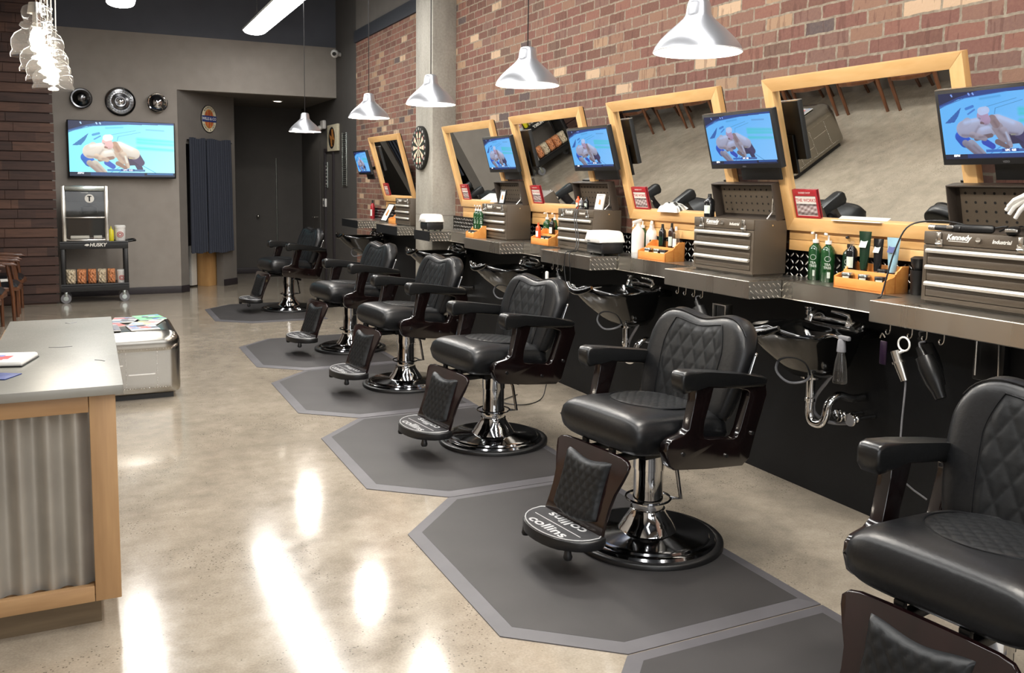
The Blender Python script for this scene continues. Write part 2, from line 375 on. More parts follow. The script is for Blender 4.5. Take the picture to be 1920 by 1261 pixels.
    def build(s, name, mats, parent=None, loc=None, ang=38, smooth=True, norm=True):
        if norm: bmesh.ops.recalc_face_normals(s.bm, faces=s.bm.faces)
        if smooth:
            lim = math.radians(ang)
            for f in s.bm.faces: f.smooth = True
            for e in s.bm.edges:
                if len(e.link_faces) == 2 and e.calc_face_angle(0) > lim: e.smooth = False
        me = bpy.data.meshes.new(name); s.bm.to_mesh(me); s.bm.free()
        for m in (mats if isinstance(mats, (list, tuple)) else [mats]): me.materials.append(M[m] if isinstance(m, str) else m)
        o = bpy.data.objects.new(name, me); COL.objects.link(o)
        if parent is not None: o.parent = parent
        if loc is not None: o.location = loc
        return o
def thing(name, label, cat, loc=(0, 0, 0), rz=0, group=None):
    o = bpy.data.objects.new(name, None); COL.objects.link(o); o.location = loc; o.rotation_euler = (0, 0, rz); o.empty_display_size = .1
    return tag(o, label, cat, group)
def tag(o, label, cat, group=None):
    o['label'] = label; o['category'] = cat
    if group: o['group'] = group
    return o
def struct(o): o['kind'] = 'structure'; return o
def kids(o): return [c for c in bpy.data.objects if c.parent == o]
def dup(root, label, loc, rz=None, group=None):
    def cp(o, par):
        c = o.copy(); COL.objects.link(c)
        if par is not None: c.parent = par
        for k in kids(o):
            if k is not c: cp(k, c)
        return c
    r = cp(root, None); r.location = loc
    if rz is not None: r.rotation_euler = (r.rotation_euler[0], r.rotation_euler[1], rz)
    r['label'] = label
    if group: r['group'] = group
    return r
XY = lambda a, b, d: (a, b, d)
XZ = lambda a, b, d: (a, d, b)
YZ = lambda a, b, d: (d, a, b)
# ------------------------------------------------------------------ the room
XW = 3.43; CE = 4.6
b = MB(); b.bx(-3.2, 6.0, -2.6, 18, -.12, 0); struct(b.build('floor', 'floor', smooth=False))
b = MB(); b.bx(-3.2, 6.0, -2.6, 13.45, CE, CE + .1); struct(b.build('ceiling', 'ceiling', smooth=False))
b = MB(); b.bx(XW, XW + .2, -2.6, 12.2, 0, 3.52); struct(b.build('wall_right', 'brick', smooth=False))
b = MB(); b.bx(XW, XW + .2, -2.6, 12.2, 3.68, CE); struct(b.build('wall_right_upper', 'grey_wall2', smooth=False))
b = MB(); b.bx(XW - .03, XW + .2, -2.6, 12.2, 3.52, 3.68); struct(b.build('trim_1', 'beam', smooth=False))
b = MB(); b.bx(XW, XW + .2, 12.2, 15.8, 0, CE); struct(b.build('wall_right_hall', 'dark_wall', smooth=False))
b = MB(); b.bx(-1.65, 1.17, 13.3, 13.45, 0, 3.6); struct(b.build('wall_back', 'grey_wall', smooth=False))
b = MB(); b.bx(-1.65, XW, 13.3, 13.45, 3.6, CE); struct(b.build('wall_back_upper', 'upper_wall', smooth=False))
b = MB(); b.bx(1.17, XW, 13.3, 13.45, 2.86, 3.6); struct(b.build('wall_back_soffit', 'grey_wall', smooth=False))
b = MB(); b.prism([(1.17, 13.452), (XW, 13.452), (XW, 15.75), (1.17, 15.75)], XY, 2.861, 2.95); struct(b.build('ceiling_alcove', 'alc_ceiling', smooth=False))
# angled alcove wall with the curtained doorway
A0 = Vector((1.17, 13.30)); A1 = Vector((2.06, 14.15)); AD = (A1 - A0).normalized(); AN = Vector((-AD.y, AD.x))   # AN points behind
AL = (A1 - A0).length
def AW(a, z, d): q = A0 + AD * a + AN * d; return (q.x, q.y, z)
o0, o1 = .155, .92
b = MB()
for (a0, a1, z0, z1) in ((0, o0, 0, 2.861), (o0, o1, 2.12, 2.861), (o1, AL, 0, 2.861)):
    b.prism([(a0, z0), (a1, z0), (a1, z1), (a0, z1)], AW, 0, .13)
struct(b.build('wall_angled', 'grey_wall2', smooth=False))
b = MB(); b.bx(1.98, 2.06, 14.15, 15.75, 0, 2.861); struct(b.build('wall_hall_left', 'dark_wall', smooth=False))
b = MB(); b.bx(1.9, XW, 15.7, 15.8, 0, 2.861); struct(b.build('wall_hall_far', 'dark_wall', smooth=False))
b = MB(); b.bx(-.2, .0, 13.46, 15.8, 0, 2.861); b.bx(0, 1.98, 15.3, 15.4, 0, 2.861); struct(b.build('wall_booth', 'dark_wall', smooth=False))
b = MB(); b.bx(-1.65, -1.5, -2.6, 13.3, 0, CE); struct(b.build('wall_left', 'grey_wall', smooth=False))
b = MB(); b.bx(-1.5, XW, -2.7, -2.6, 0, CE); struct(b.build('wall_near', 'grey_wall', smooth=False))
# reclaimed plank wall, planks as relief of one surface
b = MB(); b.bx(-1.5, -.40, 12.64, 12.68, 0, 4.4); z = .015
while z < 4.3:
    h = .118; x0 = -1.5
    for x1 in (random.uniform(-1.0, -.7), -.36 + random.uniform(-.004, .004)):
        b.box(((x0 + x1) / 2, 12.628 - random.uniform(0, .005), z + h / 2), (x1 - x0 - .003, .028, h - .012), .002); x0 = x1
    z += h + .002
struct(b.build('wall_left_planks', 'slat', smooth=False))
# dark panel below the worktop
b = MB(); b.bx(XW - .02, XW, -2.6, 8.486, 0, 1.04); b.bx(XW - .02, XW, 9.004, 11.4, 0, 1.04); struct(b.build('wall_right_lower', 'black_panel', smooth=False))
# base boards
def bb(name, p, q, h=.1, t=.012):
    p, q = Vector(p), Vector(q); d = (q - p).normalized(); n = Vector((d.y, -d.x)); b = MB()
    b.prism([(p.x, p.y), (q.x, q.y), (q.x + n.x * t, q.y + n.y * t), (p.x + n.x * t, p.y + n.y * t)], XY, 0, h, .002); return struct(b.build(name, 'baseboard'))
bb('baseboard_back', (-.36, 13.3), (1.17, 13.3))
q = A0 + AD * o0; bb('baseboard_angled', A0, q)
q2 = A0 + AD * o1; bb('baseboard_pillar', q2, A1)
bb('baseboard_hall', (1.98 + .08, 15.7), (XW, 15.7)); bb('baseboard_hall_left', (2.06, 14.15), (2.06, 15.7))
# concrete column
b = MB(); b.bx(3.175, XW + .02, 8.49, 9.0, 0, CE, .012); struct(b.build('column', 'concrete'))
# hall doors and frames on the right wall
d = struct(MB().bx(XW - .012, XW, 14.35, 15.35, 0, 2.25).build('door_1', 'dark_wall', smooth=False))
h = MB(); h.cyl((XW - .012, 14.5, 1.02), (XW - .07, 14.5, 1.02), .012); h.tube([(XW - .07, 14.5, 1.02), (XW - .075, 14.62, 1.02)], .01); h.build('door_handle', 'alum', d)
d = struct(MB().holed([(13.42, 0), (13.42, 2.12), (14.0, 2.12), (14.0, 0)], [(13.47, .0), (13.47, 2.07), (13.95, 2.07), (13.95, .0)], lambda a, b_, d: (d, a, b_), XW - .03, XW).build('trim_2', 'baseboard', smooth=False))
h = MB(); h.cyl((2.65, 15.7, 1.0), (2.65, 15.66, 1.0), .02); h.sphere((2.65, 15.64, 1.0), .028); tag(h.build('door_knob', 'alum'), 'small round silver knob on the dark far wall of the hall', 'knob')

# ------------------------------------------------------------------ worktops
def slab(name, pts, z0, z1, parent, mat='steel'):
    b = MB(); b.prism(pts, XY, z0, z1, .004); return b.build(name, mat, parent, smooth=False)
XO, XR, ZT, ZB = 2.98, 3.19, 1.13, 1.037
secs = [(1.93, 2.68), (3.44, 4.16), (5.0, 5.70), (6.42, 7.16), (8.04, 8.47)]
t = thing('worktop', 'long stepped stainless steel worktop under the four nearer mirrors', 'worktop', (0, 0, 0))
pts = [(3.41, -.6), (XR, -.6)]
for a, c in [(.45, 1.17)] + secs[:-1]:
    pts += [(XR, a), (XO, a), (XO, c), (XR, c)]
pts += [(XR, 8.04), (XO, 8.04), (XO, 8.48), (3.41, 8.48)]
slab('steel_top', pts, ZB, ZT, t)
for a, c in secs:
    m = MB(); m.bx(XO + .003, XR - .003, a - .005, a + .004, ZB + .002, ZT - .002); m.build('diamond_plate', 'diamond', t, smooth=False)
m = MB(); m.bx(XO - .004, XO + .004, 8.04, 8.48, ZB, ZT); m.build('black_fascia', 'black_panel', t)
t = thing('worktop', 'short worktop with dark fascia beyond the concrete column', 'worktop', (0, 0, 0))
slab('steel_top', [(3.41, 9.01), (XO, 9.03), (XO, 9.78), (XR, 9.78), (XR, 10.58), (XO, 10.58), (XO, 11.3), (3.41, 11.3)], ZB, ZT, t)
for a in (9.02, 10.58):
    m = MB(); m.bx(XO + .003, XR if a > 10 else 3.17, a - .006, a + .004, ZB + .002, ZT - .002); m.build('diamond_plate', 'diamond', t, smooth=False)
for a, c in ((9.03, 9.78), (10.58, 11.3)):
    m = MB(); m.bx(XO - .004, XO + .004, a, c, ZB, ZT); m.build('black_fascia', 'black_panel', t)
for (y0, y1, lb) in ((-.6, 8.48, 'black diamond plate backsplash strip behind the nearer worktop'), (9.01, 11.3, 'black diamond plate backsplash strip beyond the concrete column')):
    m = MB(); m.bx(3.405, 3.414, y0, y1, ZT + .001, 1.27); tag(m.build('diamond_backsplash', 'diamond_black', smooth=False), lb, 'backsplash')

# ------------------------------------------------------------------ mirrors with tilted maple frames
XB, ZB2, XT, ZT2 = 3.385, 1.385, 3.168, 2.155
TL = math.hypot(XB - XT, ZT2 - ZB2); TA = math.atan2(XB - XT, ZT2 - ZB2); WM = 1.155
def make_mirror():
    """local: origin at lower left of frame plane; a along +Y, b up the slope, d towards the room"""
    t = thing('wall_mirror', '', 'mirror')
    fn = lambda a, b_, d: (-math.sin(TA) * b_ - math.cos(TA) * d, a, math.cos(TA) * b_ - math.sin(TA) * d)
    f = .066
    for P, mt, nm in (([(0, 0), (WM, 0), (WM - f, f), (f, f)], 'maple', 'frame_rail'), ([(f, TL - f), (WM - f, TL - f), (WM, TL), (0, TL)], 'maple', 'frame_rail'), ([(0, 0), (f, f), (f, TL - f), (0, TL)], 'maple_v', 'frame_stile'), ([(WM, 0), (WM, TL), (WM - f, TL - f), (WM - f, f)], 'maple_v', 'frame_stile')):
        m = MB(); m.prism(P, fn, 0, .036, .002); m.build(nm, mt, t)
    m = MB(); m.prism([(f - .01, f - .01), (WM - f + .01, f - .01), (WM - f + .01, TL - f + .01), (f - .01, TL - f + .01)], fn, .008, .012); m.build('mirror_pane', 'mirror', t, smooth=False)
    m = MB(); m.prism([(.01, .01), (WM - .01, .01), (WM - .01, TL - .01), (.01, TL - .01)], fn, -.012, .006); m.build('backing', 'black_plastic', t, smooth=False)
    m = MB(); dx = XW - XB
    m.box((.0, WM / 2, -.03), (.03, WM, .055), .002); m.build('backboard', 'maple', t); m = MB(); m.box((.0, WM / 2, -.087), (.03, WM, .055), .002); m.build('backboard', 'maple', t)
    m = MB(); m.box((dx / 2, .2, TL * .6), (.02, .02, .02)); return t, m
MY = [2.432, 3.945, 5.46, 6.98, 9.5]
ml = ['largest maple framed mirror, the one nearest the camera on the brick wall', 'second nearest maple framed mirror, over the toolbox beside the white spray bottles',
      'third maple framed mirror from the camera, with the cart and popcorn bags in its reflection', 'maple framed mirror just on the near side of the concrete column', 'small looking maple framed mirror on the brick beyond the dartboard column']
mir = None
for y, lb in zip(MY, ml):
    if mir is None:
        mir, m = make_mirror(); m.bm.free(); mir.location = (XB, y, ZB2); mir['label'] = lb; mir['group'] = 'tilted mirrors along the brick wall'
    else: dup(mir, lb, (XB, y, ZB2))

# ------------------------------------------------------------------ screen picture (coloured face mesh, no image file)
def picture():
    H, W = 150, 266
    v, u = np.mgrid[0:H, 0:W]; u = (u + .5) / W; v = (v + .5) / H      # v down
    im = np.zeros((H, W, 3)) + np.array([.28, .72, .92]); im += (np.array([.25, .14, .04])) * np.clip(u * .9 + v * .5 - .5, 0, 1)[..., None]
    X = u * 1.778; Y = v
    def blend(mask, c): im[:] = im * (1 - mask[..., None]) + np.array(c) * mask[..., None]
    def seg(a, b, r0, r1, c, soft=.006, shade=.0):
        a = np.array(a); b = np.array(b); d = b - a; t = np.clip(((X - a[0]) * d[0] + (Y - a[1]) * d[1]) / (d @ d + 1e-9), 0, 1)
        dd = np.hypot(X - a[0] - d[0] * t, Y - a[1] - d[1] * t) - (r0 + (r1 - r0) * t); m = np.clip(.5 - dd / soft, 0, 1)
        cc = np.array(c)[None, None] * (1 + shade * np.clip(-(Y - a[1] - d[1] * t) / max(r0, .01), -1, 1)[..., None]); im[:] = im * (1 - m[..., None]) + cc * m[..., None]
    def poly(P, c, a=1):
        m = np.zeros((H, W), bool); n = len(P); j = n - 1
        for i in range(n):
            xi, yi = P[i]; xj, yj = P[j]; q = ((yi > Y) != (yj > Y)) & (X < (xj - xi) * (Y - yi) / (yj - yi + 1e-12) + xi); m ^= q; j = i
        blend(m * float(a), c)
    poly([(0, 0), (1.78, 0), (1.78, .03), (.95, .05), (.3, .1), (0, .22)], (.05, .09, .25)); poly([(0, 0), (.6, 0), (.3, .07), (0, .17)], (.03, .03, .07))
    seg((0, .2), (.4, .09), .008, .006, (.1, .25, .5)); seg((.4, .09), (1.0, .045), .006, .004, (.1, .25, .5))
    for x in (.2, .46, .52): seg((x, .03), (x + .01, .05), .012, .01, (.5, .6, .9))
    poly([(.05, .45), (.33, .22), (.27, .35), (.2, .44)], (.06, .18, .42)); seg((.4, .25), (.5, .22), .02, .02, (.1, .3, .6)); seg((.52, .27), (.42, .33), .012, .012, (.12, .3, .6))
    seg((.7, .24), (1.12, .15), .003, .003, (.1, .3, .45)); seg((.7, .24), (.68, .3), .003, .003, (.1, .3, .45)); seg((.82, .27), (1.2, .18), .003, .003, (.1, .3, .45)); seg((.82, .27), (.8, .35), .004, .004, (.1, .3, .45))
    for y_, a in ((.31, .8), (.37, .5), (.47, .8)): seg((1.15, y_), (1.75, y_ + .03), .022, .012, (.1, .85, .6), .06)
    seg((.62, .12), (.9, .1), .012, .01, (.15, .5, .7), .03); seg((1.3, .13), (1.6, .14), .008, .008, (.2, .4, .6), .03)
    seg((1.2, .78), (1.55, .99), .005, .005, (.05, .3, .5)); seg((.6, .98), (.85, .82), .006, .006, (.1, .4, .7)); seg((.72, .98), (1.0, .82), .006, .006, (.1, .4, .7))
    sk = (.66, .42, .34); sk2 = (.78, .56, .5); dk = (.34, .17, .13)
    # left fighter: blue shorts, crouching, back to the left
    seg((.27, .66), (.33, .74), .085, .09, (.03, .12, .5), shade=.3); seg((.42, .78), (.58, .93), .07, .04, (.55, .4, .35), shade=.3); seg((.33, .76), (.55, .97), .05, .045, (.45, .3, .27), shade=.3)
    seg((.35, .55), (.62, .5), .13, .12, sk2, shade=.22); seg((.3, .5), (.4, .44), .05, .06, sk2); seg((.6, .62), (.75, .58), .085, .08, sk2, shade=.25)
    seg((.5, .7), (.72, .66), .035, .03, dk); seg((.62, .75), (.72, .82), .05, .045, (.05, .1, .45)); seg((.45, .64), (.62, .7), .05, .04, sk, shade=.3)
    # right fighter: bald, dark shorts
    seg((1.12, .72), (1.18, .86), .06, .05, (.08, .05, .1)); seg((.98, .72), (1.12, .7), .08, .09, (.07, .04, .08)); seg((1.1, .62), (1.2, .74), .09, .06, (.1, .06, .12))
    seg((.82, .48), (1.08, .58), .12, .1, sk2, shade=.3); seg((.82, .55), (.88, .72), .08, .06, (.6, .36, .28), shade=.2); seg((.9, .6), (.97, .82), .055, .035, sk, shade=.2); seg((.8, .76), (.93, .84), .04, .03, dk)
    seg((.76, .42), (.8, .5), .06, .06, (.55, .28, .2)); seg((.63, .37), (.66, .43), .085, .075, (.86, .42, .42), shade=.2); seg((.62, .3), (.68, .29), .06, .055, (.98, .82, .78)); seg((.57, .4), (.585, .41), .012, .012, (.3, .1, .1)); seg((.6, .47), (.63, .48), .02, .012, (.35, .15, .12))
    seg((1.0, .66), (1.05, .66), .01, .01, (.8, .6, .3))
    # muscle shading, hair shadow, creases
    def soft(a, b, r, c, al):
        a = np.array(a); b = np.array(b); d = b - a; t = np.clip(((X - a[0]) * d[0] + (Y - a[1]) * d[1]) / (d @ d + 1e-9), 0, 1)
        m = np.exp(-((np.hypot(X - a[0] - d[0] * t, Y - a[1] - d[1] * t)) / r) ** 2) * al; im[:] = im * (1 - m[..., None]) + np.array(c) * m[..., None]
    for a_, b_, r_, al in (((.3, .64), (.46, .66), .022, .55), ((.5, .6), (.56, .52), .02, .35), ((.66, .5), (.74, .52), .02, .4), ((.55, .68), (.7, .67), .02, .6), ((.84, .6), (.9, .68), .025, .5), ((.98, .64), (1.08, .66), .02, .6), ((.9, .66), (.94, .8), .018, .45), ((.78, .46), (.82, .54), .02, .5), ((.45, .8), (.56, .92), .02, .5), ((.36, .82), (.5, .95), .02, .5)): soft(a_, b_, r_, (.3, .14, .12), al)
    for a_, b_, r_, al in (((.36, .45), (.56, .42), .03, .6), ((.86, .4), (1.04, .49), .035, .6), ((.6, .56), (.72, .53), .03, .4), ((.64, .28), (.67, .28), .025, .5), ((.93, .63), (.96, .74), .014, .5)): soft(a_, b_, r_, (1.0, .93, .9), al)
    # score bug and ticker
    poly([(.62, .865), (.85, .865), (.85, .905), (.62, .905)], (.08, .22, .5)); poly([(.85, .86), (1.08, .86), (1.08, .905), (.85, .905)], (.05, .1, .3)); poly([(1.08, .865), (1.26, .865), (1.26, .905), (1.08, .905)], (.1, .18, .35))
    poly([(0, .925), (1.78, .925), (1.78, 1), (0, 1)], (.01, .015, .04)); poly([(.34, .93), (1.25, .93), (1.25, .99), (.34, .99)], (.02, .05, .16)); poly([(1.3, .935), (1.75, .935), (1.75, .965), (1.3, .965)], (.04, .12, .3))
    return im
PIC = picture()
def picmesh(name, im, w, h, fn, mat, parent, loc=None):
    """faces coloured one by one; fn(a in 0..w, b in 0..h up) -> xyz"""
    H, W = im.shape[:2]; ys, xs = np.mgrid[0:H + 1, 0:W + 1]
    co = [fn(x / W * w, (1 - y / H) * h) for y, x in zip(ys.ravel(), xs.ravel())]
    fc = [(y * (W + 1) + x, (y + 1) * (W + 1) + x, (y + 1) * (W + 1) + x + 1, y * (W + 1) + x + 1) for y in range(H) for x in range(W)]
    me = bpy.data.meshes.new(name); me.from_pydata(co, [], fc)
    at = me.color_attributes.new('pic', 'FLOAT_COLOR', 'CORNER'); c = np.ones((H * W, 4)); c[:, :3] = im.reshape(-1, 3); at.data.foreach_set('color', np.repeat(c, 4, 0).astype(np.float32).ravel())
    me.materials.append(M[mat]); o = bpy.data.objects.new(name, me); COL.objects.link(o)
    if parent: o.parent = parent
    if loc: o.location = loc
    return o
def captions(w, h, fn):
    m = MB(); s = h
    m.text('ESPN', .045 * s, lambda x, y: fn(.1 * w + x, .052 * h + y), bold=.002 * s, shear=.2)
    m.text('UFC  4:25', .04 * s, lambda x, y: fn(.545 * w + x, .117 * h + y), bold=.0015 * s)
    return m
# television on the grey wall
t = thing('television', 'large flat television on the grey back wall showing two wrestling fighters', 'television', (.45, 13.18, 2.0))
m = MB(); m.box((0, .03, 0), (1.345, .05, .765), .008); m.build('bezel', 'black_plastic', t)
fn = lambda a, b_: (-.655 + a, .002, -.36 + b_)
picmesh('screen', PIC, 1.31, .735, fn, 'tv_pic', t); captions(1.31, .735, lambda a, b_: (-.655 + a, .0, -.36 + b_)).build('caption', 'caption', t, smooth=False)
m = MB(); m.box((0, .07, 0), (.5, .036, .4), .004); m.build('wall_bracket', 'black_metal', t)
t.rotation_euler = (0, 0, math.radians(-1.5))

# ------------------------------------------------------------------ station monitors on arms
def make_monitor():
    t = thing('monitor', '', 'monitor'); W_, H_ = .555, .305; ta = TA
    fn = lambda a, b_, d: (-math.sin(ta) * b_ - math.cos(ta) * d, a, math.cos(ta) * b_ - math.sin(ta) * d)
    m = MB(); m.prism([(-W_ / 2, -H_ / 2), (W_ / 2, -H_ / 2), (W_ / 2, H_ / 2), (-W_ / 2, H_ / 2)], fn, -.035, 0, .004); m.build('bezel', 'black_plastic', t)
    m = MB(); m.prism([(-W_ / 2, H_ / 2 + .0005), (W_ / 2, H_ / 2 + .0005), (W_ / 2, H_ / 2 + .004), (-W_ / 2, H_ / 2 + .004)], fn, -.03, -.002); m.build('top_strip', 'alum', t)
    w2, h2 = .522, .267
    # the picture is seen from the room, so its left side is at +Y
    picmesh('screen', PIC, w2, h2, lambda a, b_: fn(w2 / 2 - a, -h2 / 2 + .006 + b_, .001), 'mon_pic', t)
    captions(w2, h2, lambda a, b_: fn(w2 / 2 - a, -h2 / 2 + .006 + b_, .002)).build('caption', 'caption', t, smooth=False)
    m = MB(); m.text('VIZIO', .011, lambda x, y: fn(-x, -h2 / 2 - .008 + y, .0012)); m.build('maker_mark', 'grey_plastic', t, smooth=False)
    m = MB(); m.prism([(-.22, -.225), (.08, -.225), (.08, -.02), (-.22, -.02)], fn, -.052, -.036, .004); m.build('mount_plate', 'black_metal', t)
    m = MB(); m.tube([fn(-.05, -.1, -.045), fn(-.05, -.1, -.2)], .022); m.build('mount_arm', 'black_metal', t)
    return t
MO = [(2.238, 'nearest monitor, cut by the right edge, showing two fighters on blue'), (3.735, 'second nearest monitor, beside the large mirror and above the toolbox with pegboard lid'),
      (5.285, 'third monitor from the camera, above the toolbox with cords hanging down'), (6.775, 'fourth monitor, smallest of the three between the overlapping mirrors'), (10.9, 'farthest monitor, hanging on bare brick beside the dark hallway')]
t = None
for y, lb in MO:
    if t is None: t = make_monitor(); t.location = (3.135, y, 1.845); t['label'] = lb; t['group'] = 'monitors on the brick wall'
    else: dup(t, lb, (3.135, y, 1.845))
# ------------------------------------------------------------------ pendants and ceiling fittings
def make_pendant():
    t = thing('pendant_lamp', '', 'pendant lamp')     # origin on the rim plane
    prof = [(.18, 0), (.172, .02), (.15, .05), (.12, .08), (.088, .108), (.062, .132), (.052, .148), (.046, .19), (.04, .205), (.02, .212)]
    m = MB(); m.lathe(prof, 48, cap0=False, cap1=True); m.build('shade', 'shade_alum', t, ang=60, norm=True)
    m = MB(); m.lathe([(r - .004, z + .0005) for r, z in prof[:-1]] + [(.015, .204)], 48, cap0=False, cap1=True); m.build('shade_lining', 'shade_in', t, ang=60)
    m = MB(); m.tube([(.178 * math.cos(a * PI / 24), .178 * math.sin(a * PI / 24), 0) for a in range(48)], .0028, 6, True); m.build('rim', 'shade_in', t)
    m = MB(); m.sphere((0, 0, .075), .034, (1, 1, 1.15)); m.build('bulb', 'bulb', t)
    m = MB(); m.cyl((0, 0, .11), (0, 0, .2), .018); m.build('socket', 'white', t)
    m = MB(); m.cyl((0, 0, .212), (0, 0, 2.44), .0035, seg=6); m.build('cord', 'black_plastic', t)
    m = MB(); m.cyl((0, 0, 2.43), (0, 0, 2.45), .05); m.build('ceiling_cup', 'shade_alum', t)
    return t
PEN = [(2.25, 2.96, 2.142, 'nearest and largest white metal pendant lamp over the barber chairs'), (2.25, 4.50, 2.155, 'second nearest pendant lamp, with its top over the red brick'),
       (2.25, 6.05, 2.165, 'third pendant lamp, in front of the concrete column'), (2.25, 7.60, 2.165, 'fourth pendant lamp, in front of the far brick'), (2.25, 10.13, 2.165, 'farthest and smallest pendant lamp, in front of the dark hallway')]
t = None
for x, y, z, lb in PEN:
    if t is None: t = make_pendant(); t.location = (x, y, z); t['label'] = lb; t['group'] = 'aluminium pendant lamps over the chairs'
    else: dup(t, lb, (x, y, z))
    lamp('POINT', 'pendant_light', (x, y, z + .025), BULB_W, .05, (1, .93, .84))
for y in (1.42,): lamp('POINT', 'pendant_light', (2.25, y, 2.18), BULB_W, .05, (1, .93, .84))
t2 = dup(t, 'white metal pendant lamp over the nearest barber chair, above the frame', (2.25, 1.42, 2.142))

def make_linear(L):
    t = thing('linear_ceiling_light', '', 'ceiling light'); W_ = .15; m = MB()   # runs along Y from 0 to -L
    N = 8; pr = [(W_ * math.cos(PI * i / N), -.055 * math.sin(PI * i / N)) for i in range(N + 1)]
    loops = []
    for k, (y, s_) in enumerate([(0, .8), (-.03, .97), (-.06, 1), (-L + .06, 1), (-L + .03, .97), (-L, .8)]): loops.append([(x * s_, y, z * s_) for x, z in pr])
    m.rings(loops, False, False, False)
    for lp in (loops[0], loops[-1]): m.bm.faces.new([m.bm.verts.new(Vector(p)) for p in lp])
    m.build('diffuser', 'tube', t, ang=70)
    m = MB(); m.bx(-W_ - .004, W_ + .004, -L, 0, .0, .03, .004); m.build('housing', 'white', t)
    for y in (-.25, -L + .25):
        for sx in (-.1, .1):
            m = MB(); m.tube([(sx, y, .03), (0, y, .25)], .0025, 5); m.build('hanger', 'alum', t)
        m = MB(); m.tube([(0, y, .25), (0, y, .985)], .004, 6); m.build('hanger', 'alum', t)
    return t
LL = 2.44
first = make_linear(LL)
rows = [(2.1, 12.5, 'linear ceiling light of the right row, farthest one and largest in view'), (2.1, 10.0, 'second linear ceiling light of the right row, cut off by the top edge'), (.41, 11.35, 'linear ceiling light of the left row, only its end in view at the top')]
for i, (x, y, lb) in enumerate(rows):
    if i == 0: first.location = (x, y, 3.615); first['label'] = lb; first['group'] = 'suspended linear ceiling lights'
    else: dup(first, lb, (x, y, 3.615))
for i, y in enumerate((7.5, 5.0, 2.5)): dup(first, 'ceiling light of the right row, above the frame, number %s from the far end' % ('three', 'four', 'five')[i], (2.1, y, 3.615))
for i, y in enumerate((8.85, 6.35, 3.85, 1.35)): dup(first, 'ceiling light of the left row, above the frame, number %s from the far end' % ('two', 'three', 'four', 'five')[i], (.41, y, 3.615))
# clear glass pendants in a row over the desk
def make_glass():
    t = thing('glass_pendant', '', 'glass pendant lamp')
    o_ = [(.1085, .0), (.108, .0005), (.110, .012), (.100, .03), (.106, .05), (.104, .075), (.09, .1), (.062, .118), (.06, .126), (.07, .135), (.064, .148), (.05, .155), (.058, .172), (.062, .195), (.055, .215), (.035, .228)]
    inn = [(r - .003, z) for r, z in o_][::-1]
    m = MB(); m.lathe(o_, 40, cap0=False, cap1=False)
    m.build('glass_shade', 'glass', t, ang=180)
    m = MB(); m.lathe([(.004, .03), (.022, .045), (.032, .075), (.024, .11), (.012, .13)], 16); m.build('bulb', 'filament', t, ang=80)
    m = MB(); m.cyl((0, 0, .13), (0, 0, .19), .017); m.cyl((0, 0, .19), (0, 0, .236), .037, .03); m.build('socket', 'alum', t)
    m = MB()
    for k in range(9):
        z = .25 + k * .028; e = [(.009 * math.cos(a_), 0, .018 * math.sin(a_)) for a_ in [j * PI / 5 for j in range(10)]]
        m.tube([((p[0], 0, z + p[2]) if k % 2 else (0, p[0], z + p[2])) for p in e], .0025, 5, True)
    m.build('chain', 'alum', t)
    m = MB(); m.tube([(.02, .0, .23), (.025, 0, .5), (.0, 0, 2.45)], .0035, 6); m.build('cord', 'white', t)
    return t
GL = [(-.178, 4.50, 2.133, 'nearest clear glass pendant, the upper left one with the largest shade'), (-.169, 4.93, 2.118, 'second clear glass pendant, partly behind the nearest one'),
      (-.165, 5.32, 2.11, 'third clear glass pendant in the overlapping row'), (-.156, 5.74, 2.105, 'farthest clear glass pendant, lowest in the photo')]
t = None
for x, y, z, lb in GL:
    if t is None: t = make_glass(); t.location = (x, y, z); t['label'] = lb; t['group'] = 'clear glass pendants over the reception desk'
    else: dup(t, lb, (x, y, z))
    lamp('POINT', 'glass_pendant_light', (x, y, z - .02), 5, .03, (1, .9, .76))
# downlight in the soffit
m = MB(); m.lathe([(.085, 0), (.08, -.012), (.06, -.012)], 28, (2.75, 14.3, 2.862), cap0=False, cap1=False)
dl = tag(m.build('downlight', 'white'), 'round recessed downlight in the lowered ceiling of the hallway', 'downlight'); m = MB(); m.cyl((2.75, 14.3, 2.856), (2.75, 14.3, 2.853), .062); m.build('lens', 'down', dl)
lamp('SPOT', 'downlight_light', (2.75, 14.3, 2.84), 14, .05, (1, .93, .82), spot_size=2.0)

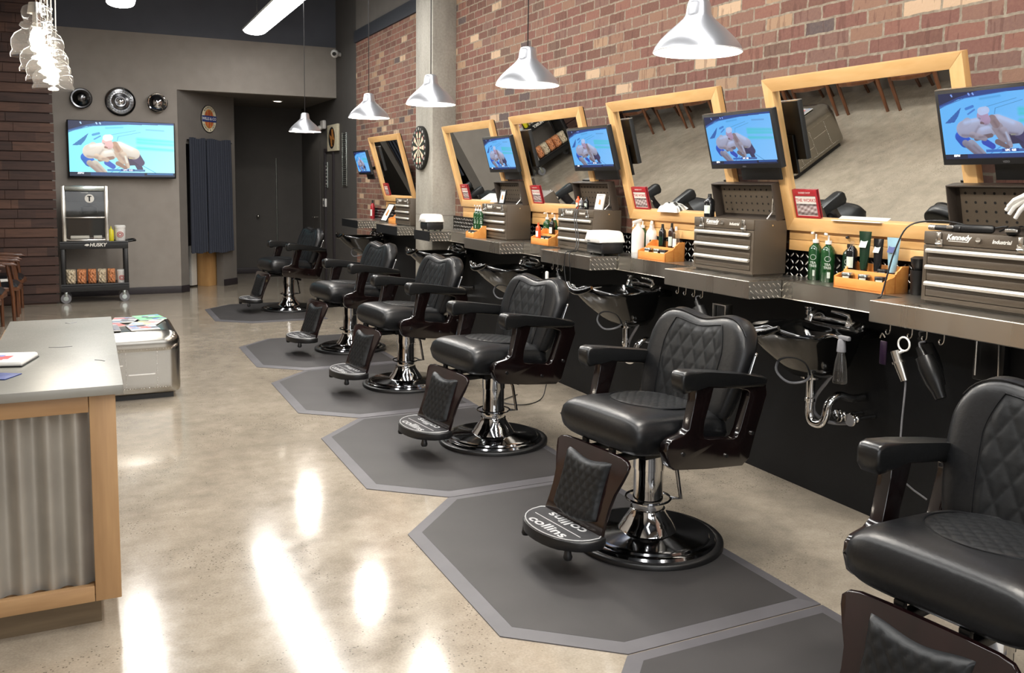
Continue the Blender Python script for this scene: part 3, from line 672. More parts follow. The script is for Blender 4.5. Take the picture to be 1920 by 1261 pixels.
# ------------------------------------------------------------------ barber chairs
def puff(fo, fr, bk, n, m, nu, nv, W, p=8, q=8):
    pass
def make_chair():
    t = thing('barber_chair', '', 'barber chair')
    TT = math.radians(7.5)
    # chrome base
    m = MB(); m.lathe([(.306, 0), (.306, .022), (.298, .032), (.285, .036), (.278, .036), (.272, .044), (.25, .048), (.14, .052), (.13, .055)], 64); m.build('base_plate', 'chrome_dark', t, ang=25)
    m = MB(); m.lathe([(.338, 0), (.338, .016), (.332, .022), (.31, .024), (.303, .02)], 64, cap0=False, cap1=False); m.build('base_ring', 'black_plastic', t, ang=50)
    m = MB(); m.lathe([(.135, .045), (.13, .06), (.105, .095), (.082, .13), (.078, .15), (.07, .152), (.07, .2), (.066, .21), (.066, .33), (.07, .332), (.07, .44)], 40); m.build('pump_column', 'chrome', t, ang=25)
    m = MB(); m.tube([(.10 * math.cos(a * PI / 16), .10 * math.sin(a * PI / 16), .195) for a in range(32)], .005, 6, True)
    m.tube([(-.08, .06, .195), (-.105, .10, .2), (-.085, .085, .35), (-.078, .07, .375), (-.05, .04, .378)], .009, 8); m.build('pump_lever', 'chrome_dark', t)
    m = MB(); m.cyl((-.112, .115, .372), (-.07, .055, .38), .013); m.build('lever_grip', 'black_plastic', t)
    m = MB(); m.box((-.02, 0, .445), (.36, .3, .035), .006); m.box((.17, -.09, .44), (.26, .03, .03), .003); m.box((.17, .09, .44), (.26, .03, .03), .003)
    m.box((.29, -.09, .452), (.02, .03, .08), .003); m.box((.29, .09, .452), (.02, .03, .08), .003); m.build('seat_frame', 'black_metal', t)
    # seat cushion (tilted back)
    T_ = lambda x, y, z: (x * math.cos(TT) - (z - .54) * math.sin(TT) * .3, y, z + (x - .05) * math.tan(TT) * .55)
    sx0, sx1, sw, zt, zb = -.235, .328, .276, .634, .456
    def seat(u, v, sd):
        a = 2 * u - 1; c = 2 * v - 1
        e = max(0, 1 - abs(a) ** 6.5) ** (1 / 2.7) * max(0, 1 - abs(c) ** 6.5) ** (1 / 2.7); ed = e
        x = (sx0 + sx1) / 2 + a * (sx1 - sx0) / 2; y = c * sw
        k = 1 - .06 * abs(a) ** 6; y *= k; x = (x - .035) * (1 - .05 * abs(c) ** 6) + .035
        zc = (zt + zb) / 2; z = zc + (ed * (zt - zc) + .016 * (1 - a * a) * (1 - c * c)) if sd > 0 else zc - ed * (zc - zb)
        return T_(x, y, z)
    m = MB(); m.shell(seat, 36, 36); m.build('seat', 'black_leather', t, ang=80)
    # oval quilted inset on the seat
    def oval(u, v):
        a = 2 * u - 1; c = 2 * v - 1
        # square to disc mapping
        X_ = a * math.sqrt(1 - c * c / 2); Y_ = c * math.sqrt(1 - a * a / 2)
        x = .0 + X_ * .19; y = Y_ * .185; A = 2 * (x - .035) / (sx1 - sx0); Cc = y / sw
        z = zt + .016 * (1 - A * A) * (1 - Cc * Cc) + .0015
        g1 = abs(math.sin(PI * (x + y) / .05)); g2 = abs(math.sin(PI * (x - y) / .05)); rr = X_ * X_ + Y_ * Y_
        z += (.0045 * (min(g1, g2)) ** .5) * (1 - rr ** 8) - .004 * rr ** 8
        return T_(x, y, z)
    m = MB(); m.grid(oval, 64, 64); m.build('quilted_inset', 'quilt', t, ang=80)
    m = MB(); P = []
    for k in range(40):
        a_ = k * 2 * PI / 40; x = .0 + .19 * math.cos(a_); y = .185 * math.sin(a_); A = 2 * (x - .035) / (sx1 - sx0); P.append(T_(x, y, zt + .016 * (1 - A * A) * (1 - (y / sw) ** 2) + .001))
    m.tube(P, .0028, 5, True); m.build('piping', 'black_leather', t)
    # front seam of the seat box
    # backrest
    zb0 = .575; HT = .385
    def bz(u): a = math.sqrt((2 * u - 1) ** 2 * .92 + .08); return .042 * math.cos((a - .62) * PI * 1.1) - .055 * a ** 9 + .014
    def bw(v): return .262 + .045 * math.sin(min(1, v * 1.05) * PI * .62) - .05 * max(0, v - .8) ** 1.6 * 5
    def bx_(v): return -.165 - .115 * v - .02 * v * v
    def bpt(a, v, dep):    # a in -1..1 , v 0..1
        u = (a + 1) / 2; z = zb0 + v * HT + bz(u) * v * v
        curve = .03 * (a * a) * .8
        return (bx_(v) + dep + curve * (1 if dep > -.05 else .6), a * bw(v), z)
    def back(u, v, sd):
        a = 2 * u - 1; c = 2 * v - 1
        e = max(0, 1 - abs(a) ** 9) ** .36 * max(0, 1 - abs(c) ** 11) ** .36
        d = -.05 + e * .052 if sd > 0 else -.05 - e * .055
        return bpt(a, v, d)
    m = MB(); m.shell(back, 44, 40); m.build('backrest', 'black_leather', t, ang=80)
    def qp(u, v):
        a = (2 * u - 1) * (.60 - .10 * max(0, v - .72) ** 1.3 * 6); vv = .02 + v * .90
        x, y, z = bpt(a, vv, .003); s1 = y / .072; s2 = (z - .6) / .125
        g1 = abs(math.sin(PI * (s1 + s2) / 1)); g2 = abs(math.sin(PI * (s1 - s2) / 1))
        ed = min(1, min(u, 1 - u, 1 - v) * 14)
        return (x + .0055 * min(g1, g2) ** .55 * ed - .003 * (1 - ed), y, z)
    m = MB(); m.grid(qp, 70, 70); m.build('quilted_panel', 'quilt', t, ang=80)
    m = MB(); P = [qp(0, k / 14) for k in range(15)] + [qp(k / 14, 1) for k in range(1, 15)] + [qp(1, 1 - k / 14) for k in range(1, 15)]
    m.tube([(p[0] + .003, p[1], p[2]) for p in P], .0028, 5); m.build('seam', 'black_leather', t)
    m = MB(); P = []
    for k in range(31):
        a = -1 + 2 * k / 30; p = bpt(a * .965, .985, -.012); P.append(p)
    m.tube(P, .003, 5); m.build('piping', 'black_leather', t)
    m = MB(); m.box((-.305, 0, .72), (.03, .2, .3), .006, Matrix.Rotation(-.3, 3, 'Y')); m.box((-.25, 0, .52), (.12, .24, .05), .006); m.box((-.31, 0, .9), (.03, .06, .14), .004, Matrix.Rotation(-.3, 3, 'Y')); m.build('back_bracket', 'black_metal', t)
    m = MB(); m.cyl((-.34, .29, .86), (-.30, .29, .76), .007); m.sphere((-.30, .29, .76), .013); m.cyl((-.30, .29, .76), (-.30, .18, .76), .007); m.sphere((-.34, .29, .86), .01); m.build('headrest_lever', 'chrome', t)
    # arms, one frame and one pad each side
    pad = [(.150, .822), (.138, .840), (.11, .8455), (.0, .830), (-.2, .8), (-.335, .777), (-.36, .765), (-.365, .745), (-.34, .728), (-.2, .742), (.0, .77), (.07, .776), (.10, .752), (.13, .752), (.148, .775)]
    out = [(.055, .775), (.06, .72), (.088, .60), (.12, .578), (.18, .568), (.205, .55), (.21, .515), (.19, .46), (.165, .44), (-.02, .415), (-.235, .392), (-.275, .42), (-.32, .55), (-.375, .69), (-.365, .735), (-.33, .745), (-.2, .752)]
    inn = [(-.045, .755), (-.035, .72), (.0, .62), (.005, .565), (.0, .55), (-.01, .545), (-.03, .54), (-.07, .534), (-.10, .53), (-.12, .527), (-.17, .52), (-.195, .525), (-.215, .56), (-.262, .69), (-.262, .71), (-.25, .72), (-.2, .735)]
    for sy in (-1, 1):
        m = MB(); m.prism(pad, lambda a, b_, d: (a, d, b_), sy * .31 - .039, sy * .31 + .039, .014, 3); m.build('arm_pad', 'arm_leather', t, ang=50)
        m = MB(); m.holed(out, inn, lambda a, b_, d: (a, d, b_), sy * .31 - .023, sy * .31 + .023, .006); m.build('arm_frame', 'mahog_dark', t, ang=50)
        for a, b_ in ((.12, .50), (-.13, .455), (-.285, .53)): m = MB(); m.cyl((a, sy * .333, b_), (a, sy * .339, b_), .009); m.build('bolt_cap', 'chrome', t)
    # calf board with pad and footrest
    def cb(a, b_, d): # a lateral, b along board from top (0) to bottom (1)
        return (.318 + .085 * b_ + .02 * b_ * b_ - d, a, .475 - .315 * b_)
    L_ = [(-.10, -.02), (-.19, -.015), (-.225, .01), (-.242, .06), (-.24, .14), (-.222, .28), (-.2, .45), (-.188, .62), (-.188, .8), (-.2, 1.0)]
    o_ = L_ + [(-a, b_) for a, b_ in L_[::-1]]
    m = MB(); m.prism(o_, cb, -.009, .009, .004); m.build('calf_board', 'mahog', t, ang=50)
    def cp(u, v, sd):
        a = 2 * u - 1; c = v; W_ = .142 - .008 * math.sin(PI * c) + .012 * (c < .2) * (.2 - c)
        y = a * W_; top = .14 + .05 * (1 - abs(a)) ** 1.0 * 1 - .035 * (abs(a) > 0) * (math.cos(a * PI)) * -1 * 0
        top = .10 + .06 * math.cos(a * PI * .5) ** 2; bot = .84 + .08 * math.cos(a * PI * .5)
        s_ = top + (bot - top) * c
        e = max(0, 1 - abs(a) ** 8) ** .4 * max(0, 1 - abs(2 * c - 1) ** 8) ** .4
        g1 = abs(math.sin(PI * (y / .045 + s_ * .315 / .06))); g2 = abs(math.sin(PI * (y / .045 - s_ * .315 / .06)))
        d = -.010 - e * (.028 + .006 * min(g1, g2) ** .5) if sd > 0 else -.009
        return cb(y, s_, d)
    m = MB(); m.shell(cp, 44, 44); m.build('calf_pad', 'quilt', t, ang=80)
    m = MB(); m.box((.35, -.13, .33), (.02, .02, .3), .003, Matrix.Rotation(-.3, 3, 'Y')); m.box((.35, .13, .33), (.02, .02, .3), .003, Matrix.Rotation(-.3, 3, 'Y')); m.build('footrest_strut', 'black_metal', t)
    fo = [(.405, -.19)] + [(.425 + .19 * math.sin(PI * k / 14) ** .75, -.215 * math.cos(PI * k / 14)) for k in range(0, 15)] + [(.405, .19)]
    fo = [(.405, -.2)] + [(.44 + .175 * math.sin(PI * k / 16) ** .8, -.222 * math.cos(PI * k / 16)) for k in range(17)] + [(.405, .2)]
    m = MB(); m.prism(fo, XY, .125, .168, .008); fp = m.build('footrest', 'black_plastic', t, ang=50)
    fi = [(.425 + (x - .405) * .92 - .012, y * .93) for x, y in fo]
    m = MB(); m.prism(fi, XY, .168, .1705); m.build('tread_plate', 'grey_tread', fp)
    m = MB(); m.tube([(x, y, .171) for x, y in fi], .0028, 5, True)
    m.bx(.503, .507, -.16, .16, .1705, .1717)
    m.text('collins', .085, lambda x, y: (.553 - y * .8, -x * .0 + x * 1.15, .1716), bold=.0018)
    m.text('collins', .085, lambda x, y: (.455 + y * .8, -x * 1.15, .1716), bold=.0018)
    m.build('lettering', 'tread_ink', fp, smooth=False)
    for y in (-.15, .15): m = MB(); m.lathe([(.006, .084), (.016, .088), (.02, .1), (.016, .112), (.014, .128)], 16, (.56, y, 0)); m.build('foot_glide', 'black_plastic', fp)
    return t
M['grey_tread'] = plain('ribbed_grey_tread', '#3f3f41', .35, .3)
M['tread_ink'] = plain('silver_lettering', '#d3d3d3', .3, .3)
CHY = [(1.53, 187.5, 'nearest black leather barber chair, cut off by the right edge'), (3.19, 187.5, 'second nearest black barber chair, whole in view in the foreground'), (4.87, 187.5, 'third black barber chair, directly behind the foreground one'),
       (6.55, 187.5, 'fourth black barber chair, in the middle of the row'), (8.18, 188, 'fifth black barber chair, second from the far end'), (11.05, 190, 'farthest black barber chair, alone on its mat before the hallway')]
t = None
for y, a, lb in CHY:
    if t is None:
        t = make_chair(); t.location = (2.23, y, .013); t.rotation_euler = (0, 0, math.radians(a)); t['label'] = lb; t['group'] = 'black barber chairs in a row'
    else: dup(t, lb, (2.23, y, .013), math.radians(a))

# ------------------------------------------------------------------ anti-fatigue mats
def make_mat():
    t = thing('floor_mat', '', 'mat')
    o = [(1.27, .29), (1.62, 0), (2.5, 0), (2.5, 1.654), (1.61, 1.654), (1.27, 1.29)]
    cx, cy = 1.9, .82; ins = []
    n = len(o)
    for i in range(n):   # inset polygon by .07
        a, b_, c = Vector(o[i - 1]), Vector(o[i]), Vector(o[(i + 1) % n])
        e1 = (b_ - a).normalized(); e2 = (c - b_).normalized(); n1 = Vector((-e1.y, e1.x)); n2 = Vector((-e2.y, e2.x)); bi = (n1 + n2).normalized(); ins.append(b_ + bi * (.06 / max(.3, bi.dot(n1))))
    m = MB(); m.rings([[(*p, .0) for p in o], [(*p, .004) for p in o], [(*p, .012) for p in ins]], True, True, False); m.build('bevelled_edge', 'mat_edge', t, ang=10)
    m = MB(); m.prism([tuple(p) for p in ins], XY, .004, .0125); m.build('mat_top', 'mat_rubber', t)
    return t
ML = [(.745, 'floor mat under the nearest chair, at the bottom right corner'), (2.408, 'floor mat under the second nearest chair, largest whole mat in view'), (4.068, 'floor mat under the third barber chair'), (5.735, 'floor mat under the fourth barber chair'), (7.40, 'floor mat under the fifth barber chair'), (10.14, 'floor mat under the farthest barber chair, apart from the others')]
t = None
for y, lb in ML:
    if t is None: t = make_mat(); t.location = (0, y, 0); t['label'] = lb; t['group'] = 'grey black rubber mats'
    else: dup(t, lb, (0, y, 0))
# ------------------------------------------------------------------ toolboxes
def make_toolbox(lid=True):
    t = thing('toolbox', '', 'toolbox'); W_, D_, H_ = .50, .225, .298       # y from 0 to W, x from 0 (front) to D
    m = MB(); m.bx(.004, D_, 0, W_, .012, H_, .004); m.bx(.012, D_ - .008, .01, W_ - .01, 0, .012); m.build('body', 'toolbox', t)
    m = MB()
    m.holed([(.0, .012), (W_, .012), (W_, .243), (0, .243)], [(.018, .03), (W_ - .018, .03), (W_ - .018, .232), (.018, .232)], lambda a, b_, d: (d, a, b_), -.002, .005, .0015); m.build('front_frame', 'toolbox', t)
    for z0, z1 in ((.033, .093), (.097, .161), (.165, .229)):
        m = MB(); m.bx(-.004, .004, .022, W_ - .022, z0, (z0 + z1) / 2 - .004, .0015); m.bx(-.004, .004, .022, W_ - .022, (z0 + z1) / 2 - .001, z1, .0015); m.bx(-.001, .002, .021, W_ - .021, z0, z1)
        dr = m.build('drawer', 'toolbox', t)
        m = MB(); m.prism([(-.004, z1 + .001), (-.016, z1 - .001), (-.021, z1 - .008), (-.02, z1 - .017), (-.012, z1 - .019), (-.004, z1 - .012)], lambda a, b_, d: (a, d, b_), .022, W_ - .022, .001); m.build('drawer_pull', 'pull', dr)
    m = MB(); m.bx(-.003, .006, .0, W_, .246, H_, .002); fr = m.build('top_band', 'toolbox', t)
    for y in (.075, W_ - .075):
        m = MB(); m.bx(-.008, -.002, y - .016, y + .016, .236, .268, .002); m.bx(-.012, -.003, y - .01, y + .01, .262, .296, .002); m.cyl((-.012, y - .012, .25), (-.012, y + .012, .25), .004, seg=8); m.build('latch', 'alum', t)
    m = MB(); m.cyl((-.002, W_ / 2, .275), (-.009, W_ / 2, .275), .011); m.bx(-.012, -.006, W_ / 2 - .01, W_ / 2 + .01, .268, .272, .001); m.build('lock', 'alum', t)
    m = MB(); m.text('Kennedy', .03, lambda x, y: (-.0035, W_ - .16 - x, .279 + y), bold=.0012, shear=.3); m.bx(-.0036, -.003, W_ - .205, W_ - .115, .2625, .265)
    m.text('Industrial', .021, lambda x, y: (-.0035, .155 - x, .272 + y), bold=.0006, shear=.3); m.build('maker_lettering', 'paper', t, smooth=False)
    m = MB(); m.cyl((.12, -.001, .27), (.12, -.006, .27), .005); m.build('rivet', 'alum', t)
    if lid:
        a = TA * .85; fn = lambda p, q, d: (D_ - .03 - math.sin(a) * q - math.cos(a) * d, p, H_ + .004 + math.cos(a) * q - math.sin(a) * d)
        LH = .20; m = MB()
        m.prism([(0, 0), (W_, 0), (W_, LH), (0, LH)], fn, -.012, -.006, .002)
        m.holed([(0, 0), (W_, 0), (W_, LH), (0, LH)], [(.006, .006), (W_ - .006, .006), (W_ - .006, LH - .006), (.006, LH - .006)], fn, -.008, .045, .001); li = m.build('lid', 'toolbox_dark', t)
        m = MB(); m.prism([(.03, .02), (W_ - .03, .02), (W_ - .03, LH - .02), (.03, LH - .02)], fn, -.006, -.001); pb = m.build('pegboard', 'toolbox', li)
        m = MB()
        for i in range(10):
            for j in range(4):
                c = (.055 + i * (W_ - .11) / 9, .042 + j * (LH - .084) / 3)
                if j % 2: pass
                m.prism([(c[0] + .006 * math.cos(k * PI / 4), c[1] + .006 * math.sin(k * PI / 4)) for k in range(8)], fn, -.0012, -.0004)
        o = m.build('hole_pattern', 'hole', pb, smooth=False); o['kind'] = 'stuff'
        m = MB(); m.tube([fn(.02, .12, .03), fn(.02, .05, .05), (.1, .02, H_ + .004)], .0035, 6); m.build('lid_stay', 'alum', li)
    return t
TB = [(2.045, 'nearest brown steel toolbox with clippers on top, cut off by the right edge'), (3.585, 'second brown toolbox, in front of the second mirror, with open pegboard lid'),
      (5.205, 'third brown toolbox, with black cords running down its drawers'), (6.60, 'fourth brown toolbox, with a small framed card on top')]
t = None
for y, lb in TB:
    if t is None: t = make_toolbox(); t.location = (3.125, y, ZT); t['label'] = lb; t['group'] = 'brown steel toolboxes on the worktop'
    else: dup(t, lb, (3.125, y, ZT))
t = make_toolbox(False); t.location = (3.13, 9.04, ZT); t['label'] = 'brown toolbox farthest away, beyond the concrete column'; t['group'] = 'brown steel toolboxes on the worktop'

# ------------------------------------------------------------------ THE WORKS placards leaning in the mirror corners
def make_placard():
    t = thing('placard', '', 'sign'); a = TA
    fn = lambda p, q, d: (-math.sin(a) * q - math.cos(a) * d, p, math.cos(a) * q - math.sin(a) * d)
    W_, H_ = .165, .15
    m = MB(); m.holed([(0, 0), (W_, 0), (W_, H_), (0, H_)], [(.01, .01), (W_ - .01, .01), (W_ - .01, H_ - .034), (.01, H_ - .034)], fn, 0, .009, .001); m.build('red_frame', 'red', t)
    m = MB(); m.prism([(.009, .009), (W_ - .009, .009), (W_ - .009, H_ - .03), (.009, H_ - .03)], fn, .001, .005); m.build('card', 'paper', t, smooth=False)
    m = MB(); m.text('"THE WORKS"', .024, lambda x, y: fn(W_ / 2 - x, .092 + y, .0056), bold=.0004); m.build('lettering', 'red_ink', t, smooth=False)
    im = np.zeros((16, 28, 3)) + .3; yy, xx = np.mgrid[0:16, 0:28]; im += .25 * np.sin(xx * .7)[..., None] * np.sin(yy * .9 + xx * .3)[..., None] + np.array([.14, .06, .05]); im[:3] *= .4; im[12:] *= .5
    picmesh('photo_print', np.clip(im, .02, .9), W_ - .024, .06, lambda p, q: fn(W_ - .012 - p, .014 + q, .0058), 'print', t)
    m = MB(); m.text('BARBER SHOP', .013, lambda x, y: fn(W_ / 2 - x, H_ - .017 + y, .0094)); m.build('heading', 'paper', t, smooth=False)
    return t
t = None
PLN = ['nearest red framed sign reading THE WORKS, in the corner of the largest mirror', 'red framed THE WORKS sign behind the white spray bottles', 'red framed THE WORKS sign in the corner of the third mirror', 'red framed THE WORKS sign in the mirror next to the column', 'tiny red framed THE WORKS sign in the mirror beyond the column']
for y, lb in zip(MY, PLN):
    q = (XB - math.sin(TA) * .069 - math.cos(TA) * .0135, y + WM - .066 - .172, ZB2 + math.cos(TA) * .069 - math.sin(TA) * .0135)
    if t is None: t = make_placard(); t.location = q; t['label'] = lb; t['group'] = 'red framed THE WORKS signs'
    else: dup(t, lb, q)

# ------------------------------------------------------------------ bottles, jars, caddies
def make_pump(h=.19, r=.034, body='green_bottle', head='white', lab='pale_ink', lid=True):
    t = thing('pump_bottle', '', 'bottle'); m = MB()
    m.lathe([(r * .9, 0), (r, .006), (r, h * .78), (r * .93, h * .86), (r * .6, h * .94), (r * .42, h * .97), (r * .42, h)], 28); m.build('body', body, t, ang=40)
    m = MB(); m.cyl((0, 0, h), (0, 0, h + .018), r * .48); m.cyl((0, 0, h + .018), (0, 0, h + .045), .005, seg=10); m.box((-.012, .01, h + .05), (.05, .014, .012), .004, Matrix.Rotation(.6, 3, 'Z')); m.build('pump', head, t)
    m = MB(); n = 7
    m.grid(lambda u, v: (-(r + .0006) * math.cos((u - .5) * 1.5 + .45), (r + .0006) * math.sin((u - .5) * 1.5 - .45) * 1, h * (.12 + .16 * v)), 8, 1)
    P = [(-(r + .0008) * math.cos(.45 + .42 * math.cos(k * PI / 8)), -(r + .0008) * math.sin(.45 + .42 * math.cos(k * PI / 8)), h * .62 + .013 * math.sin(k * PI / 8)) for k in range(16)]
    m.tube(P, .0012, 4, True); cv = lambda x, z_: (-(r + .0009) * math.cos(.45 + x / r), -(r + .0009) * math.sin(.45 + x / r), z_)
    m.text('TEA', .017, lambda x, y: cv(x, h * .47 + y), bold=.0004); m.text('TREE', .017, lambda x, y: cv(x, h * .385 + y), bold=.0004); m.build('label_print', lab, t, smooth=False)
    return t
def put(t, label, loc, rz=0, group=None): t.location = loc; t.rotation_euler = (0, 0, rz); t['label'] = label; (group and t.__setitem__('group', group)); return t
gp = make_pump()
for p in gp.children:
    if p.name.startswith('label_print'):
        pass
g1 = 'green pump bottles on the worktop'
put(gp, 'green pump bottle with white pump, leftmost of three beside the near caddy', (3.36, 3.385, ZT), 0, g1)
dup(gp, 'lighter looking green pump bottle with white pump, middle of the three', (3.335, 3.275, ZT), .3)
t = make_pump(.18, .036, 'dkgreen', 'black_plastic'); put(t, 'dark green bottle with black pump, right one of the three near bottles', (3.375, 3.17, ZT), 0, g1)
dup(gp, 'green pump bottle standing just left of the big white spray bottle', (3.35, 4.94, ZT), .2)
for i, (x, y, lb) in enumerate([(3.36, 6.30, 'green pump bottle at the third station, left of the pair'), (3.374, 6.20, 'green pump bottle at the third station, right of the pair'), (3.072, 7.118, 'green pump bottle near the column, left of three'),
                 (3.072, 7.066, 'green pump bottle near the column, middle of three'), (3.072, 7.014, 'green pump bottle near the column, right of three'), (3.37, 9.94, 'green pump bottle beyond the column, left of the far toolbox'), (3.37, 9.78, 'green pump bottle beyond the column, touching the far toolbox')]):
    o = dup(gp, lb, (x - .012 * (i < 2 or i > 4), y, ZT + (.063 if 2 <= i <= 4 else 0)), .2 * i); o.scale = (.68, .68, .9) if 2 <= i <= 4 else (1, 1, 1)
def make_caddy():
    t = thing('wooden_caddy', '', 'caddy'); D_, W_ = .15, .30; m = MB()      # x 0 front .. D back, y 0..W
    m.bx(0, D_, .001, W_ - .001, 0, .008); m.bx(0, .009, 0, W_, 0, .05, .002); m.bx(.062, .071, 0, W_, 0, .085, .002); m.bx(D_ - .009, D_, 0, W_, 0, .115, .002); m.bx(.009, .062, .009, W_ - .009, .03, .038); m.bx(.071, D_ - .009, .009, W_ - .009, .06, .067); m.build('tiered_shelves', 'caddy', t)
    for y0, y1 in ((0, .009), (W_ - .009, W_)):
        m = MB(); m.prism([(0, 0), (D_, 0), (D_, .12), (.105, .12), (.09, .1), (.075, .097), (.065, .075), (.045, .066), (.03, .068), (.02, .06), (0, .055)], lambda a, b_, d: (a, d, b_), y0, y1, .002); m.build('side_panel', 'caddy', t)
    return t
cd = make_caddy(); gc = 'tiered pine caddies on the worktop'
put(cd, 'orange pine tiered caddy holding jars and tubes, nearest of all', (3.205, 2.805, ZT), 0, gc)
dup(cd, 'orange pine caddy in front of the white spray bottles', (3.215, 4.49, ZT)); dup(cd, 'orange pine caddy left of the toolbox with hanging cords', (3.18, 5.96, ZT)); dup(cd, 'orange pine caddy left of the fourth toolbox', (2.99, 6.975, ZT)).scale = (.8, .6, .9)
dup(cd, 'orange pine caddy with orange tools on it, beyond the column', (3.16, 9.6, ZT))
def make_jar(r=.026, h=.032, body='brown_jar', lid='tin', name='jar'):
    t = thing(name, '', 'jar'); m = MB(); m.lathe([(r * .93, 0), (r, .004), (r, h - .006), (r * .95, h - .004)], 28); m.build('jar_body', body, t)
    m = MB(); m.lathe([(r * 1.03, h - .009), (r * 1.03, h), (r * .98, h + .002)], 28); m.build('jar_lid', lid, t)
    m = MB(); m.grid(lambda u, v: (-(r + .0006) * math.cos(u * 1.2 - .2), -(r + .0006) * math.sin(u * 1.2 - .2), .008 + v * .010), 8, 1); m.build('label_print', 'pale_ink', t, smooth=False)
    return t
z1, z2 = ZT + .039, ZT + .068
j = make_jar(); gj = 'round tins and jars in the pine caddies'
put(j, 'round tin with pale lid on the near caddy, left one of three', (3.24, 3.055, z1), 0, gj); dup(j, 'round brown tin in the middle of the near caddy front shelf', (3.24, 2.955, z1))
t = make_jar(.0255, .03, 'dark_bottle', 'black_plastic'); put(t, 'black round jar at the right of the near caddy front shelf', (3.24, 2.86, z1), 0, gj)
dup(t, 'black jar on the upper shelf of the near caddy', (3.3, 2.9, z2)); dup(j, 'round tin with pale lid on the caddy before the white spray bottles', (3.25, 4.62, z1)); dup(t, 'black jar with green rim on the caddy before the white spray bottles', (3.25, 4.55, z1)); dup(j, 'round tin on the left of the caddy before the white spray bottles', (3.25, 4.72, z1))
for k, (y, lb) in enumerate([(7.02, 'small tin on the caddy by the fourth toolbox, right one'), (7.10, 'small tin on the caddy by the fourth toolbox, middle one'), (6.1, 'small tin on the caddy left of the corded toolbox, middle one'), (6.03, 'small tin on the caddy left of the corded toolbox, right one')]): dup(t, lb, (3.018 if y > 7 else 3.215, y, z1 - .004 * (y > 7)))
def make_tube(h, wdt, body, cap, lab):
    t = thing('product_tube', '', 'tube'); m = MB()     # standing on its cap
    m.cyl((0, 0, 0), (0, 0, .022), .015); m.build('cap', cap, t)
    m = MB(); L = []
    for k in range(9):
        v = k / 8; rx = .016 * (1 - v) ** .8 + .0015; ry = .016 + (wdt / 2 - .016) * v ** .7; L.append([(rx * math.cos(a * PI / 8), ry * math.sin(a * PI / 8), .02 + (h - .02) * v) for a in range(16)])
    m.rings(L); m.build('tube_body', body, t)
    m = MB(); m.grid(lambda u, v: (-.018 + .014 * v, -wdt * .28 + wdt * .56 * u, h * (.62 + .18 * v)), 1, 1); m.build('label_print', lab, t, smooth=False)
    return t
gt = 'hair product tubes in the near caddy'
put(make_tube(.2, .075, 'dkgreen', 'black_plastic', 'pale_ink'), 'tall dark green tube at the back of the near caddy', (3.312, 3.025, z2), 0, gt)
put(make_tube(.17, .06, 'dark_bottle', 'tin', 'pale_ink'), 'dark tube with silver cap at the middle of the near caddy', (3.312, 2.945, z2), 0, gt)
put(make_tube(.18, .075, 'blue_tube', 'black_plastic', 'blue_gel'), 'pale blue tube standing on a black cap in the near caddy', (3.312, 2.86, z2), 0, gt)
def make_spray(h=.15, r=.026, body='dark_bottle', head='clear_plastic', trig=False, lab='pale_ink'):
    t = thing('spray_bottle', '', 'bottle'); m = MB()
    m.lathe([(r * .92, 0), (r, .005), (r, h * .66), (r * .85, h * .74), (r * .45, h * .82), (r * .4, h * .84)], 26); m.build('body', body, t, ang=40)
    m = MB()
    if trig:
        m.cyl((0, 0, h * .84), (0, 0, h * .92), r * .42); m.box((-.008, .0, h * .965), (.07, .02, .022), .006, Matrix.Rotation(-.25, 3, 'Y')); m.box((-.034, .0, h * .9), (.008, .012, .04), .003, Matrix.Rotation(.4, 3, 'Y'))
    else: m.cyl((0, 0, h * .84), (0, 0, h), r * .4, r * .34)
    m.build('spray_head', head, t)
    m = MB(); m.grid(lambda u, v: (-(r + .0006) * math.cos(u * 1.3 - .3), -(r + .0006) * math.sin(u * 1.3 - .3), h * (.15 + .35 * v)), 8, 1); m.build('label_print', lab, t, smooth=False); return t
put(make_spray(), 'small black spray bottle with clear cap between the green bottles and tubes', (3.311, 3.10, z2), 0)
ws = make_spray(.245, .042, 'white', 'white', True, 'paper'); put(ws, 'big plain white spray bottle glaring in the light', (3.25, 4.845, ZT), 0, 'spray bottles at the second station')
put(make_spray(.235, .038, 'white', 'white', True, 'dark_ink'), 'white spray bottle with a black label, right of the plain one', (3.355, 4.84, ZT), .9, 'spray bottles at the second station')
put(make_spray(.16, .024, 'dark_bottle', 'black_plastic', False, 'dkgreen'), 'black bottle with narrow neck in the second station caddy, left one', (3.32, 4.67, z2), 0, 'small dark bottles at the second station')
put(make_spray(.17, .022, 'brown_jar', 'black_plastic', False, 'pale_ink'), 'brown bottle with pale label in the second station caddy, right one', (3.32, 4.57, z2), 0, 'small dark bottles at the second station')
put(make_spray(.13, .02, 'orange', 'orange', False, 'paper'), 'small orange bottle in the caddy left of the corded toolbox', (3.215, 6.2, z1), 0)
put(make_spray(.14, .024, 'dark_bottle', 'black_plastic', False, 'paper'), 'small black bottle beside the orange one at the third station', (3.286, 6.1, z2), 0)
put(make_spray(.15, .022, 'clear_plastic', 'white', False, 'paper'), 'clear slim bottle on the right of the second station caddy', (3.321, 4.525, z2), 0)
put(make_spray(.24, .03, 'red', 'black_plastic', False, 'paper'), 'tall red can against the brick at the far end of the worktop', (3.36, 11.2, ZT), 0)
m = MB(); m.lathe([(.026, 0), (.028, .01), (.034, .11), (.031, .11), (.026, .012)], 28, cap1=False); cup = m.build('black_cup', 'black_plastic'); cup.location = (3.33, 2.735, ZT); tag(cup, 'black plastic cup between the near caddy and the nearest toolbox', 'cup')
